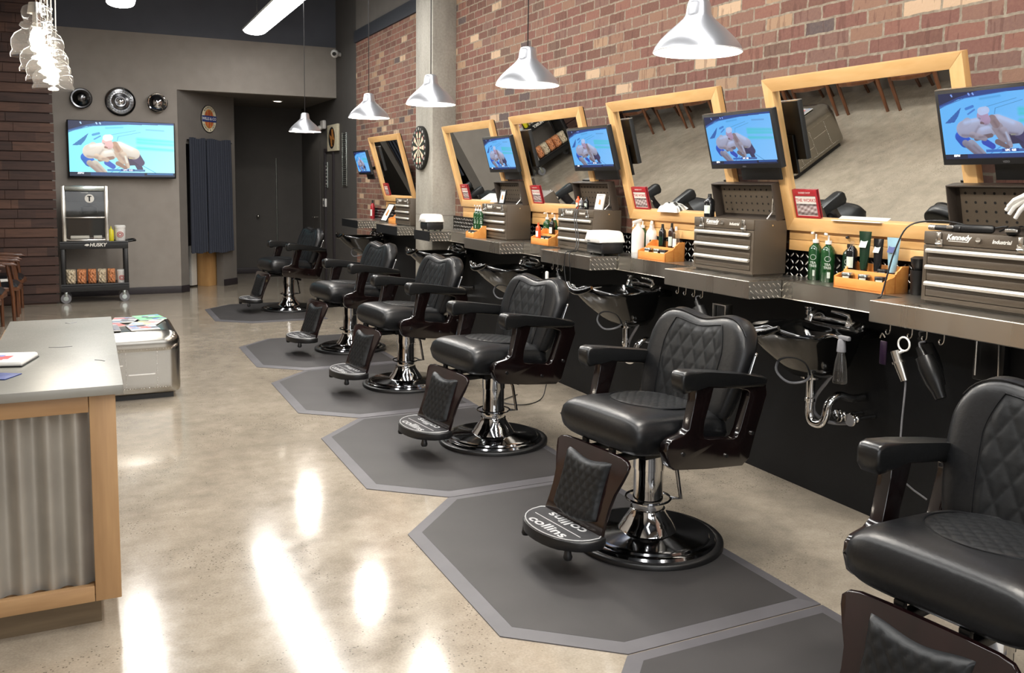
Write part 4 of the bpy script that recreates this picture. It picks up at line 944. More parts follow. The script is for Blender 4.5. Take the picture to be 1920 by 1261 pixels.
m = MB(); m.lathe([(.012, .002), (.014, .09), (.03, .12), (.035, .15), (.02, .16)], 20); br = m.build('neck_brush', 'black_plastic'); br.location = (3.33, 2.735, ZT + .012); tag(br, 'black brush standing bristles up in the black cup', 'brush')
# towel warmers: white rounded lid on a black base
def make_warmer(w=.27, d=.2):
    t = thing('towel_warmer', '', 'towel warmer'); m = MB(); m.bx(0, d, 0, w, .012, .09, .02); 
    for a in (.03, d - .03):
        for b_ in (.03, w - .03): m.cyl((a, b_, 0), (a, b_, .014), .01)
    m.build('base', 'black_plastic', t)
    m = MB()
    def f(u, v, sd):
        a = 2 * u - 1; c = 2 * v - 1; e = max(0, 1 - abs(a) ** 12) ** .4 * max(0, 1 - abs(c) ** 12) ** .4
        return (d / 2 - .005 + a * (d / 2 + .012) * (1 - .10 * e * (sd > 0)), w / 2 + c * (w / 2 + .012) * (1 - .06 * e * (sd > 0)), .092 + (e * .075 if sd > 0 else -e * .008))
    m.shell(f, 20, 20); m.build('lid', 'white', t, ang=80)
    m = MB(); m.box((-.02, w * .7, .1), (.004, .04, .006), .001); m.build('lid_badge', 'grey_plastic', t)
    return t
tw = make_warmer(); put(tw, 'white lidded towel warmer between the corded toolbox and the white spray bottles', (3.10, 4.99 - .27 + .30, ZT), 0, 'white lidded towel warmers')
tw.location = (3.06, 4.99, ZT); tw.scale = (.9, .74, 1)
dup(tw, 'white lidded towel warmer on the worktop end against the concrete column', (2.985, 8.13, ZT))
# things lying on toolboxes
zt = ZT + .299
t = thing('hair_clipper', 'nearest black hair clipper lying on the nearest toolbox with its cord', 'clipper', (3.19, 2.37, zt)); t['group'] = 'clippers on the nearest toolbox'
m = MB(); m.box((0, 0, .016), (.04, .15, .032), .012); m.build('body', 'black_plastic', t); m = MB(); m.box((0, .085, .02), (.042, .026, .012), .002); m.build('blade', 'alum', t)
m = MB(); m.tube([(0, -.07, .02), (-.02, -.12, .03), (-.08, -.1, .012)], .0035, 6, sub=4); m.build('cord', 'black_plastic', t); t.rotation_euler = (0, 0, .5)
t3 = dup(t, 'second hair clipper on the nearest toolbox, farther from its front edge', (3.185, 2.2, zt), 2.1)
t = thing('trimmer', 'slim silver and black trimmer at the left end of the nearest toolbox', 'trimmer', (3.16, 2.46, zt)); m = MB(); m.cyl((0, -.06, .014), (0, .06, .014), .014, .011); m.build('body', 'black_plastic', t); m = MB(); m.cyl((0, .06, .014), (0, .09, .014), .011, .012); m.build('head', 'alum', t)
m = MB(); m.tube([(3.25, 2.42, zt + .02), (3.21, 2.53, zt + .04), (3.10, 2.60, zt + .02), (3.07, 2.64, zt - .08), (3.05, 2.66, zt - .2), (3.03, 2.665, ZT + .02), (3.01, 2.665, ZT + .008)], .0035, 8, sub=6)
tag(m.build('power_cord', 'black_plastic'), 'black cord looping off the nearest toolbox down to the worktop edge', 'cord')
m = MB()   # white model hand reaching in from the right, fingers down to the left
hand = thing('display_hand', 'white plastic hand with spread fingers over the nearest toolbox at the right edge', 'hand', (3.0, 1.97, 1.615))
m.box((0, 0, 0), (.03, .07, .07), .012, Matrix.Rotation(.7, 3, 'X'))
for k, (dy, dz, L) in enumerate([(.012, .0, .095), (.02, -.016, .1), (.02, -.034, .09), (.01, -.05, .075)]):
    b0 = Vector((-.004 + k * .004, .02, -.005 - k * .008)); m.tube([b0, b0 + Vector((-.004, .35 * L + dy, -.02 - .1 * L)), b0 + Vector((-.006, .7 * L + dy, -.045 - k * .004)), b0 + Vector((-.004, L + dy * .6, -.068 - k * .006))], [.010, .0095, .0085, .007], 10)
m.tube([(-.008, .0, -.02), (-.02, .03, -.05), (-.022, .045, -.075)], [.011, .01, .008], 10); m.tube([(0, -.02, .02), (0, -.08, .07)], [.026, .024], 12)
m.build('hand', 'white', hand)
# third station: cards and small items on the toolbox, hanging cords
def small_frame(label, loc, w, h, border='black_plastic', tilt=.2, rz=0, face='paper'):
    t = thing('small_picture_frame', label, 'picture frame', loc, rz); m = MB(); fn = lambda a, b_, d: (math.sin(tilt) * b_ - d * math.cos(tilt), a, math.cos(tilt) * b_ + d * math.sin(tilt))
    m.holed([(0, 0), (w, 0), (w, h), (0, h)], [(.01, .01), (w - .01, .01), (w - .01, h - .01), (.01, h - .01)], fn, 0, .012, .001); m.build('frame', border, t)
    m = MB(); m.prism([(.008, .008), (w - .008, .008), (w - .008, h - .008), (.008, h - .008)], fn, .001, .007); m.build('print', face, t, smooth=False)
    m = MB(); m.prism([(w * .35, h * .3), (w * .65, h * .35), (w * .6, h * .7), (w * .4, h * .6)], fn, .0072, .0078); m.build('picture_mark', 'amber', t, smooth=False); return t
small_frame('small black framed card on top of the fourth toolbox', (3.20, 6.80, zt), .11, .12)
small_frame('white card standing in front of the pegboard on the corded toolbox', (3.22, 5.24, zt), .1, .11, 'paper')
small_frame('black framed picture leaning steeply beyond the column', (3.24, 10.22, ZT), .24, .24, 'black_plastic', .5)
put(make_spray(.09, .018, 'orange', 'orange'), 'small orange bottle on the corded toolbox', (3.2, 5.55, zt)); put(make_spray(.08, .016, 'grey_plastic', 'alum'), 'small grey clipper bottle on the corded toolbox, left one', (3.19, 5.49, zt)); put(make_spray(.085, .017, 'dark_bottle', 'black_plastic'), 'small black bottle on the corded toolbox, right of the grey one', (3.2, 5.43, zt))
put(make_spray(.13, .03, 'dark_bottle', 'black_plastic'), 'black cylinder standing at the left end of the second toolbox', (3.19, 4.04, zt))
for k, (y, lb) in enumerate(((5.42, 'left one of the two black cords hanging over the corded toolbox'), (5.39, 'right one of the two black cords hanging over the corded toolbox'))):
    m = MB(); m.tube([(3.2, y + .03, zt + .012), (3.13, y + .02, zt + .02), (3.095, y, zt - .06), (3.07, y - .08, ZT + .1), (3.03, y - .13, ZT + .02), (2.955, y - .14 - .02 * k, ZT + .006), (2.95, y - .13 - .05 * k, ZT - .1), (2.96, y - .15 - .02 * k, ZT - .24)], .0035, 6, sub=5); tag(m.build('power_cord', 'black_plastic'), lb, 'cord', 'cords over the corded toolbox')
def cloth(label, loc, w, d, h):
    m = MB()
    def f(u, v, sd):
        a = 2 * u - 1; c = 2 * v - 1; e = max(0, 1 - abs(a) ** 3) ** .5 * max(0, 1 - abs(c) ** 3) ** .5; n = .25 * math.sin(7 * a + 3 * c) * math.sin(5 * c)
        return (a * d / 2, c * w / 2, e * h * (1 + n) if sd > 0 else 0)
    m.shell(f, 20, 20); o = m.build('folded_towel', 'matte_white', ang=80); o.location = loc; return tag(o, label, 'towel')
cloth('crumpled white towel on the lower frame of the second mirror', (XB - .055, 4.62, ZB2 + .05), .2, .05, .05)
cloth('white cloth at the left end of the fourth toolbox', (3.27, 7.25, ZT + .2), .12, .08, .03).location = (XB - .055, 7.25, ZB2 + .05)
m = MB(); m.box((0, 0, .004), (.035, .3, .004), .001); o = m.build('comb', 'white'); o.location = (XB - .05, 3.1, ZB2 + .052); tag(o, 'white comb lying on the lower rail of the largest mirror', 'comb')

# ------------------------------------------------------------------ shampoo basins
def make_basin():
    t = thing('shampoo_basin', '', 'basin')   # origin: wall side centre at rim height; -x to the room
    def rim(th, s=1.0, dz=0, cx=-.27):
        c_, s_ = math.cos(th), math.sin(th)
        a = .285 * (1.0 if c_ > 0 else 1.05); b_ = .245
        x = a * math.copysign(abs(c_) ** .75, c_); y = b_ * math.copysign(abs(s_) ** .8, s_)
        nk = max(0, -c_) ** 3; y *= 1 - .18 * nk
        z = .045 * nk - .03 * max(0, 1 - abs(s_) * 3.2) * (c_ < 0)
        return x, y, z
    N = 56
    def loop(s, dz, cx, kz=1, add=0):
        L = []
        for k in range(N):
            th = 2 * PI * k / N; x, y, z = rim(th); L.append((cx + x * s, y * s, z * kz + dz))
        return L
    c0 = -.305; m = MB()
    m.rings([loop(.05, -.235, c0 + .12, 0), loop(.25, -.235, c0 + .12, 0), loop(.42, -.225, c0 + .11, 0), loop(.62, -.17, c0 + .08, .2), loop(.83, -.09, c0 + .03, .5), loop(.95, -.035, c0, .9), loop(1.0, -.02, c0), loop(1.03, -.008, c0), loop(1.03, .004, c0), loop(1.0, .012, c0), loop(.94, .008, c0), loop(.9, -.01, c0 + .01), loop(.8, -.07, c0 + .03, .5), loop(.6, -.14, c0 + .06, .2), loop(.3, -.19, c0 + .1, 0), loop(.06, -.2, c0 + .12, 0)], True, True, True)
    m.build('bowl', 'gloss_black', t, ang=50)
    m = MB(); m.tube([(c0 - .285 - .02 * (1 - (y / .13) ** 2), y, .035 - .03 * (1 - (y / .13) ** 2)) for y in [-.15 + .03 * k for k in range(11)]], [.012, .02, .022, .02, .012], 12); m.build('neck_rest', 'gloss_black', t)
    m = MB(); m.bx(-.12, -.01, -.21, .21, -.03, .012, .01); m.build('tap_deck', 'gloss_black', t)
    m = MB(); m.lathe([(.026, .01), (.026, .018), (.016, .022), (.016, .034), (.023, .037), (.023, .056), (.016, .06), (.017, .066), (.028, .069), (.028, .076), (.018, .08)], 24, (-.075, .18, 0)); m.build('vacuum_breaker', 'chrome', t, ang=30)
    m = MB(); m.tube([(-.08, .08, .02), (-.085, .08, .05), (-.12, .08, .065), (-.155, .08, .055), (-.17, .08, .02)], .012, 12, sub=4); m.tube([(-.075, .16, .022), (-.08, .08, .03), (-.08, -.02, .032), (-.075, -.14, .028)], .013, 10); m.build('spout', 'chrome', t)
    m = MB(); m.lathe([(.024, .012), (.022, .035), (.013, .05)], 20, (-.08, -.09, 0)); m.tube([(-.08, -.09, .045), (-.085, -.085, .066), (-.10, -.06, .074), (-.12, -.01, .08)], [.012, .012, .011, .007], 10); m.build('mixer_lever', 'chrome', t)
    m = MB(); m.lathe([(.016, .012), (.022, .02), (.022, .034), (.012, .04)], 20, (-.085, -.165, 0)); m.tube([(-.085, -.165, .03), (-.12, -.175, .036), (-.16, -.18, .02)], [.012, .016, .014], 10); m.build('hand_spray', 'chrome', t)
    m = MB(); m.lathe([(.05, -.215), (.05, -.225), (.05, -.245), (.032, -.252), (.022, -.256), (.022, -.34), (.026, -.344), (.026, -.36), (.022, -.364)], 24, (c0 + .08, 0, 0))
    m.tube([(c0 + .08, 0, -.36), (c0 + .08, 0, -.42), (c0 + .08, -.02, -.46), (c0 + .09, -.065, -.46), (c0 + .1, -.085, -.42), (c0 + .11, -.09, -.36), (c0 + .16, -.10, -.32), (c0 + .24, -.11, -.34), (.01, -.11, -.34)], .021, 12, sub=4); m.build('drain_trap', 'chrome', t, ang=40)
    for k, y in enumerate((-.10, -.18)):
        m = MB(); m.cyl((.015, y, -.42), (-.09, y, -.42), .011); m.sphere((-.10, y, -.42), .02)
        m.cyl((-.10, y, -.42), (-.13, y, -.42), .008); m.lathe([(.03, 0), (.034, .006), (.034, .012), (.028, .018)], 16, (-.148, y, -.42), Matrix.Rotation(PI / 2, 3, 'Y')); m.build('stop_valve', 'chrome', t)
    for k, (P, mt) in enumerate([([(-.40, .03, -.13), (-.44, .01, -.19), (-.43, -.06, -.235), (-.37, -.11, -.225), (-.27, -.05, -.2)], 'grey_plastic'), ([(-.17, -.14, -.1), (-.2, -.1, -.22), (-.21, -.02, -.34), (-.2, -.01, -.42), (-.15, -.06, -.46), (-.1, -.14, -.45), (-.1, -.17, -.42)], 'grey_plastic')]):
        m = MB(); m.tube(P, .006 + .003 * k, 8, sub=6); m.build('hose', mt, t)
    return t
BS = [(3.18, 'nearest glossy black shampoo basin, whole in view with chrome taps and trap'), (4.83, 'second black shampoo basin, between two barber chair backs'), (6.45, 'third black shampoo basin, behind the fourth chair'), (8.07, 'fourth black shampoo basin, below the towel warmer at the column'), (10.75, 'farthest black shampoo basin, beyond the column')]
t = None
for y, lb in BS:
    if t is None: t = make_basin(); t.location = (3.39, y, .92); t['label'] = lb; t['group'] = 'black shampoo basins under the worktop'
    else: dup(t, lb, (3.39, y, .92))
# ------------------------------------------------------------------ things hanging under the worktop
def make_hook():
    m = MB(); m.tube([(0, 0, .0), (0, .0, -.03), (0, .006, -.045), (0, .018, -.05), (0, .024, -.038), (0, .018, -.03)], .0028, 6, sub=4); return m.build('s_hook', 'alum')
hk = None
HK = [(2.61, 'nearest station first hook from the left'), (2.50, 'nearest station second hook'), (2.43, 'nearest station third hook'), (2.35, 'nearest station fourth hook'), (4.09, 'second station first hook from the left, empty'), (4.02, 'second station second hook, empty'), (3.94, 'second station third hook'), (3.87, 'second station fourth hook'),
      (5.6, 'third station first hook'), (5.53, 'third station second hook'), (5.46, 'third station third hook')]
for y, lb in HK:
    if hk is None: hk = make_hook(); c = hk
    else: c = hk.copy(); COL.objects.link(c)
    c.location = (3.03, y, ZB); tag(c, 'small metal S hook under the worktop, ' + lb, 'hook', 'S hooks under the worktop')
def dryer(label, loc, mat='black_plastic', rz=0, s=1):
    t = thing('hair_dryer', label, 'hair dryer', loc, rz); m = MB()
    m.lathe([(.02, -.06), (.036, -.055), (.04, 0), (.036, .05), (.026, .09), (.022, .12)], 24, (0, 0, -.05), Matrix.Rotation(math.radians(150), 3, 'X')); m.build('barrel', mat, t, ang=50)
    m = MB(); m.tube([(0, 0, -.05), (0, .03, -.0), (0, .05, .03)], [.017, .015, .013], 12, sub=3); m.build('handle', mat, t)
    m = MB(); m.tube([(0, .05, .03), (0, .055, .05), (.0, .03, .06)], .004, 6, sub=4); m.build('hanging_loop', 'grey_plastic', t); return t
t = thing('curling_iron', 'silver barrelled hair tool hanging by its ring under the nearest station', 'hair tool', (2.985, 2.53, .925)); m = MB()
m.cyl((0, .01, .01), (0, -.008, -.03), .02); m.cyl((0, -.008, -.03), (0, -.012, -.038), .027); m.cyl((0, -.012, -.038), (0, -.045, -.105), .022, .016); m.build('barrel', 'alum', t)
m = MB(); m.tube([(0, -.045, -.10), (0, -.048, -.14), (0, -.04, -.32), (0, -.05, -.5), (.1, -.1, -.6)], .004, 6, sub=4); m.build('cord', 'grey_plastic', t); m = MB(); m.tube([(0, -.03 + .028 * math.cos(k * PI / 8), .045 + .028 * math.sin(k * PI / 8)) for k in range(16)], .004, 6, True); m.tube([(0, 0, 0), (0, -.03, .017)], .006, 8); m.build('hanging_ring', 'white', t)
t = thing('vent_brush', 'black and violet comb hanging left of the silver hair tool', 'comb', (2.99, 2.605, .985)); m = MB(); m.box((0, 0, -.07), (.008, .034, .10), .004); m.build('comb_body', 'purple', t); m = MB(); m.tube([(0, .02, -.01), (0, .01, .01), (0, -.005, -.005)], .003, 6, sub=4); m.build('loop', 'alum', t)
dryer('large dark hair dryer hanging nozzle down beside the nearest chair back', (3.02, 2.40, .93), 'black_metal')
dryer('black hair dryer hanging behind the silver hair tool', (3.14, 2.5, .95)); dryer('black hair dryer hanging under the second toolbox', (3.02, 3.86, .94)); dryer('black hair dryer hanging under the corded toolbox', (3.02, 5.46, .94))
t = thing('spray_bottle', 'clear water spray bottle hanging from the rim of the nearest basin', 'bottle', (3.0, 2.842, .735)); m = MB(); m.lathe([(.03, 0), (.032, .006), (.03, .04), (.024, .1), (.018, .125), (.015, .14)], 28); m.build('body', 'clear_plastic', t, ang=50)
m = MB(); m.lathe([(.016, .138), (.02, .142), (.017, .19), (.012, .2)], 20); m.box((-.0, -.015, .205), (.02, .06, .02), .005); m.build('spray_head', 'grey_plastic', t); m = MB(); m.cyl((0, 0, .01), (0, 0, .14), .002, seg=6); m.build('dip_tube', 'dark_ink', t); m = MB(); m.tube([(0, .01, .20), (0, .05, .205), (.0, .10, .195), (.01, .115, .17)], .006, 8, sub=4); m.build('hanging_clip', 'chrome', t)
t = thing('outlet_box', 'small black wire frame box hanging under the second toolbox', 'box', (3.05, 3.70, .90)); m = MB(); m.holed([(0, 0), (.11, 0), (.11, .12), (0, .12)], [(.008, .008), (.102, .008), (.102, .112), (.008, .112)], lambda a, b_, d: (d, a, b_ - .05), 0, .05, .002); m.build('frame', 'alum', t); m = MB(); m.bx(.02, .05, .012, .098, -.04, .06, .003); m.build('inner_box', 'black_plastic', t)
t = thing('white_comb', 'white rounded brush hanging at the third station', 'brush', (2.99, 5.62, .99)); m = MB(); m.box((0, 0, -.07), (.02, .03, .11), .01); m.build('brush_body', 'white', t)
t = thing('outlet_box', 'dark outlet box on the black panel below the nearest station', 'outlet box', (3.37, 2.33, .80)); m = MB(); m.bx(0, .04, 0, .14, 0, .2, .004); m.build('casing', 'black_metal', t); m = MB(); m.tube([(0, .02, .02), (-.01, .02, .18), (-.01, .12, .18), (-.01, .12, .02)], .004, 6); m.build('handle', 'alum', t)
m = MB(); m.tube([(3.02, 2.05, .72), (3.03, 2.1, .80), (3.05, 2.17, .80), (3.08, 2.21, .7), (3.1, 2.2, .4)], .014, 10, sub=5); tag(m.build('hose', 'black_plastic'), 'thick black hose arching behind the nearest chair back', 'hose')
m = MB(); random.seed(3); P = []
for k in range(16): P.append((3.0 + random.uniform(-.18, .2), 4.25 + random.uniform(-.25, .25), .008 + .012 * (k % 2)))
m.tube(P, .004, 6, sub=6); tag(m.build('power_cord', 'black_plastic'), 'tangle of thin black cords on the floor behind the third chair', 'cord')
m = MB(); m.tube([(3.2, 5.85, .3), (3.1, 5.8, .1), (3.0, 5.7, .01), (2.8, 5.6, .008), (2.7, 5.75, .008), (2.9, 5.9, .008)], .004, 6, sub=6); tag(m.build('power_cord', 'black_plastic'), 'thin black cord on the floor behind the fourth chair', 'cord')
# dart board on the column
t = thing('dartboard', 'round dartboard with black rim hung on the concrete column', 'dartboard', (3.175, 8.8, 1.965)); RX = Matrix.Rotation(-PI / 2, 3, 'Y'); m = MB(); m.lathe([(.226, 0), (.228, .004), (.228, .034), (.222, .038)], 56, (0, 0, 0), RX); m.build('rim', 'sisal_black', t)
m = MB(); RR = [.016, .095, .107, .16, .172]
V = [[m.bm.verts.new(Vector((-.0392, r * math.cos((k - 1) * PI / 20), r * math.sin((k - 1) * PI / 20)))) for k in range(40)] for r in RR]
for q_ in range(4):
    for k in range(40):
        f = m.bm.faces.new((V[q_][k], V[q_ + 1][k], V[q_ + 1][(k + 1) % 40], V[q_][(k + 1) % 40])); par = (k // 2) % 2; f.material_index = (1 - par) if q_ in (0, 2) else 2 + par
f = m.bm.faces.new(V[0]); f.material_index = 2
m.build('playing_face', ['sisal_black', 'cork', 'red', 'green_bottle'], t, smooth=False)
m = MB()
for k, n in enumerate('20 1 18 4 13 6 10 15 2 17 3 19 7 16 8 11 14 9 12 5'.split()):
    a = PI / 2 - k * PI / 10 ; cy_, cz_ = -.198 * math.cos(a) * -1, .198 * math.sin(a)
    m.text(n, .034, lambda x, y: (-.0395, -(cy_ * 1) - x, cz_ + y), bold=.0008)
m.build('numbers', 'paper', t, smooth=False)
# ------------------------------------------------------------------ reception desk
t = thing('reception_desk', 'zinc topped reception desk with corrugated metal front in a tan wood frame', 'desk', (0, 0, 0))
dx0, dx1, dy0, dy1, dz = -.372, .092, 3.33, 5.035, .883
m = MB(); m.bx(dx0, dx1, dy0, dy1, dz - .034, dz, .003); m.build('desk_top', 'zinc', t)
fx0, fx1, fy = dx0 - .03, .066, 3.355
m = MB(); m.bx(fx1 - .085, fx1, fy, fy + .085, .098, dz - .034, .002); m.build('corner_post', 'desk_wood', t); m = MB(); m.bx(fx1 - .085, fx1, dy1 - .11, dy1 - .02, .098, dz - .034, .002); m.build('corner_post', 'desk_wood', t)
m = MB(); m.bx(fx0, fx1 - .087, fy, fy + .03, .098, .155, .002); m.build('bottom_rail', 'desk_wood_h', t)
m = MB(); m.bx(fx0, fx1 - .087, fy, fy + .03, dz - .095, dz - .034, .002); m.build('top_rail', 'desk_wood_h', t)
m = MB(); m.bx(fx0, fx0 + .05, fy + .001, fy + .085, .155, dz - .095, .002); m.build('corner_post', 'desk_wood', t)
m = MB(); 
def cor(u, v, sd=1): x = fx0 + .06 + u * (fx1 - .08 - fx0 - .06); return (x, fy + .042 + .015 * math.cos((x - fx1) * 2 * PI / .088), .15 + v * (dz - .24))
m.grid(cor, 120, 1); m.build('corrugated_panel', 'corrugated', t, ang=80)
m = MB(); m.bx(fx0 + .01, fx1 - .02, fy + .06, dy1 - .03, .1, dz - .036); m.build('carcass', 'desk_wood', t, smooth=False)
m = MB(); m.bx(fx1 - .03, fx1 - .002, fy + .085, dy1 - .11, .098, .16, .002); m.build('side_rail', 'desk_wood_h', t); m = MB(); m.bx(fx1 - .03, fx1 - .002, fy + .085, dy1 - .11, dz - .095, dz - .034, .002); m.build('side_rail', 'desk_wood_h', t)
def cor2(u, v): y = fy + .085 + u * (dy1 - .11 - fy - .085); return (fx1 - .018 + .01 * math.cos((y) * 2 * PI / .088), y, .155 + v * (dz - .25))
m = MB(); m.grid(cor2, 300, 1); m.build('corrugated_panel', 'corrugated', t, ang=80)
m = MB(); m.bx(fx0 + .03, -.002, 3.403, dy1 - .08, 0, .1); m.build('kick_board', 'kick_wood', t, smooth=False)
m = MB()
for P in ([(-.17, 4.19), (-.13, 4.175), (-.08, 4.18)], [(-.12, 4.88), (-.10, 4.85), (-.07, 4.89)], [(.005, 3.83), (.03, 3.81), (.04, 3.79)]): m.tube([(x, y, dz + .0003) for x, y in P], .0022, 4)
m.build('solder_scratch', 'grey_plastic', t)
t = thing('card_reader', 'small white payment pad with coloured cover at the left edge of the desk', 'payment pad', (-.30, 3.90, dz + .0005), -.25); m = MB(); m.box((0, 0, .012), (.16, .2, .022), .01); m.build('body', 'white', t)
im = np.ones((10, 8, 3)) * .85; rs = np.random.RandomState(4)
for _ in range(7): a, b_ = rs.randint(0, 9), rs.randint(0, 6); im[a:a + 2, b_:b_ + 3] = [(.75, .15, .15), (.2, .55, .3), (.9, .9, .9), (.25, .3, .6)][rs.randint(4)]
picmesh('cover_print', im, .13, .17, lambda a, b_: (-.065 + a, -.085 + b_, .0235), 'print', t); m = MB(); m.box((0, -.0, .003), (.164, .204, .006), .003); m.build('rubber_base', 'black_plastic', t)
m = MB(); m.box((0, 0, .0025), (.12, .1, .004), .001); o = m.build('business_card_stack', 'blue_gel'); o.location = (-.315, 3.63, dz); o.rotation_euler = (0, 0, -.5); tag(o, 'dark blue printed card at the left edge of the desk, nearer than the payment pad', 'card')

# ------------------------------------------------------------------ riveted aluminium trunk with magazines
t = thing('metal_trunk', 'polished riveted aluminium trunk table behind the reception desk', 'trunk', (.19, 7.24, 0)); tw_, td_, th_ = .78, .84, .50
def rb(c, s_, r, n=14):
    m = MB(); q = bmesh.ops.create_cube(m.bm, size=2); bmesh.ops.subdivide_edges(m.bm, edges=m.bm.edges, cuts=n, use_grid_fill=True)
    for v in m.bm.verts:
        # concentrate samples near the rounded border
        p = Vector([math.copysign(1 - (1 - abs(x)) ** 1.8, x) * h for x, h in zip(v.co, s_)]); i = Vector([max(-(h - r), min(h - r, x)) for x, h in zip(p, s_)]); d = p - i
        v.co = (i + d.normalized() * r if d.length > 1e-6 else p) + Vector(c)
    return m
rb((0, 0, .035 + .195), (tw_ / 2, td_ / 2, .195), .05).build('trunk_body', 'poplar_metal', t, ang=60)
m = rb((0, 0, .40), (tw_ / 2 + .004, td_ / 2 + .004, .10), .085); m.build('trunk_lid', 'poplar_metal', t, ang=60)
m = MB(); m.bx(-tw_ / 2 + .05, tw_ / 2 - .05, -td_ / 2 + .05, td_ / 2 - .05, 0, .05); m.build('base', 'black_plastic', t)
m = MB(); F_y = -td_ / 2 - .0045
def riv(x0, z0, x1, z1, n):
    for k in range(n): u = (k + .5) / n; m.box((x0 + (x1 - x0) * u, F_y + .003, z0 + (z1 - z0) * u), (.007, .004, .007), .002, seg=1)
riv(-.3, .375, .34, .375, 34); riv(-.3, .09, .33, .09, 34); riv(.02, .1, .02, .36, 15); riv(.23, .1, .23, .36, 15); riv(-.2, .1, -.2, .36, 15)
o = m.build('rivet_line', 'alum', t); o['kind'] = 'stuff'
m = MB(); m.bx(-.18, .0, F_y, F_y + .004, .262, .27); m.bx(.035, .215, F_y, F_y + .004, .19, .198); m.build('seam_strip', 'alum', t)
m = MB()
for k in range(26): y = -td_ / 2 + .1 + k * .025; m.box((tw_ / 2 + .002, y, .375), (.004, .007, .007), .002, seg=1)
o = m.build('side_rivet_line', 'alum', t); o['kind'] = 'stuff'
m = MB(); m.lathe([(.05, 0), (.05, .006), (.035, .012), (.03, .006), (.01, .006)], 28, (tw_ / 2 - .002, 0, .26), Matrix.Rotation(PI / 2, 3, 'Y')); m.build('port_ring', 'chrome', t)
mags = [('magazine with red and white cover on the trunk, at its back left', (.04, 7.47), .1, [(.75, .2, .18), (0.61, 0.60, 0.57), (.8, .5, .3)]), ('magazine with blue picture on the trunk, at the back middle', (.24, 7.44), -.15, [(.3, .5, .75), (0.61, 0.61, 0.61), (.2, .25, .3)]),
        ('white and green covered magazine at the back right corner of the trunk', (.41, 7.49), .2, [(0.63, 0.63, 0.63), (.25, .7, .35), (0.61, 0.61, 0.60)]), ('colourful magazine in the middle of the trunk', (.10, 7.25), .3, [(.9, .75, .3), (.85, .3, .3), (0.61, 0.61, 0.61)]),
        ('yellow accented magazine at the right of the trunk', (.38, 7.27), -.3, [(.85, .85, .35), (0.58, 0.60, 0.61), (.5, .6, .7)]), ('white magazine with dark edge at the front of the trunk', (.08, 7.03), .05, [(0.63, 0.63, 0.61), (.3, .3, .33), (0.61, 0.61, 0.61)]), ('blue and white newspaper at the front right of the trunk', (.34, 7.04), .12, [(.35, .4, .65), (0.54, 0.56, 0.61), (0.61, 0.61, 0.65)])]
for k, (lb, (x, y), a, cs) in enumerate(mags):
    t = thing('magazine', lb, 'magazine', (x, y, .501 + (k % 3) * .003), a, 'magazines on the metal trunk'); th2 = .006
    m = MB(); m.box((0, 0, th2 / 2), (.2, .265, th2), .001); m.build('pages', 'paper', t)
    rs = np.random.RandomState(k + 11); im = np.zeros((16, 12, 3)) + cs[1]
    for _ in range(16): r_, c_ = rs.randint(0, 14), rs.randint(0, 9); im[r_:r_ + rs.randint(1, 4), c_:c_ + rs.randint(2, 6)] = (cs + [(.1, .1, .12), (.7, .15, .12), (.15, .3, .6)])[rs.randint(6)]
    picmesh('cover', im, .198, .262, lambda p, q: (-.099 + p, -.131 + q, th2 + .0006), 'print', t)

# ------------------------------------------------------------------ waiting chairs
def make_wait():
    t = thing('waiting_chair', '', 'chair')        # faces +X, origin below seat centre
    for sy in (-1, 1):
        y = sy * .27
        m = MB(); m.tube([(.25, y, 0), (.245, y, .3), (.225, y, .48), (.2, y, .66)], [.017, .021, .022, .02], 10, sub=0); m.build('leg', 'chair_wood', t)
        m = MB(); m.tube([(-.30, y, 0), (-.25, y, .3), (-.24, y, .5), (-.30, y, .9)], [.017, .021, .021, .018], 10); m.build('leg', 'chair_wood', t)
        m = MB(); m.prism([(-.28, .67), (-.1, .665), (.1, .665), (.24, .655), (.29, .64), (.3, .655), (.25, .685), (.1, .695), (-.1, .695), (-.28, .70)], lambda a, b_, d: (a, d, b_), y - .028, y + .028, .008); m.build('armrest', 'chair_wood', t)
    m = MB(); m.prism([(-.27, -.255), (-.05, -.275), (.2, -.275), (.3, -.2), (.325, 0), (.3, .2), (.2, .275), (-.05, .275), (-.27, .255)], XY, .36, .405, .006); m.build('seat_rail', 'chair_wood', t)
    def f(u, v, sd):
        a = 2 * u - 1; c = 2 * v - 1; e = max(0, 1 - abs(a) ** 6) ** .4 * max(0, 1 - abs(c) ** 6) ** .4; return (.02 + a * .27, c * .235, .407 + (e * .05 if sd > 0 else 0))
    m = MB(); m.shell(f, 18, 18); m.build('seat', 'vinyl_seat', t, ang=80)
    def g_(u, v, sd):
        a = 2 * u - 1; c = 2 * v - 1; e = max(0, 1 - abs(a) ** 6) ** .4 * max(0, 1 - abs(c) ** 6) ** .4; z = .54 + .33 * v; return (-.255 - (v) * .07 - .04 * (1 - a * a) + sd * e * .02, a * .23, z)
    m = MB(); m.shell(g_, 18, 18); m.build('backrest', 'vinyl_seat', t, ang=80)
    m = MB(); m.tube([(-.29, -.27, .9), (-.33, -.15, .915), (-.34, 0, .92), (-.33, .15, .915), (-.29, .27, .9)], .02, 10, sub=3); m.build('top_rail', 'chair_wood', t); return t
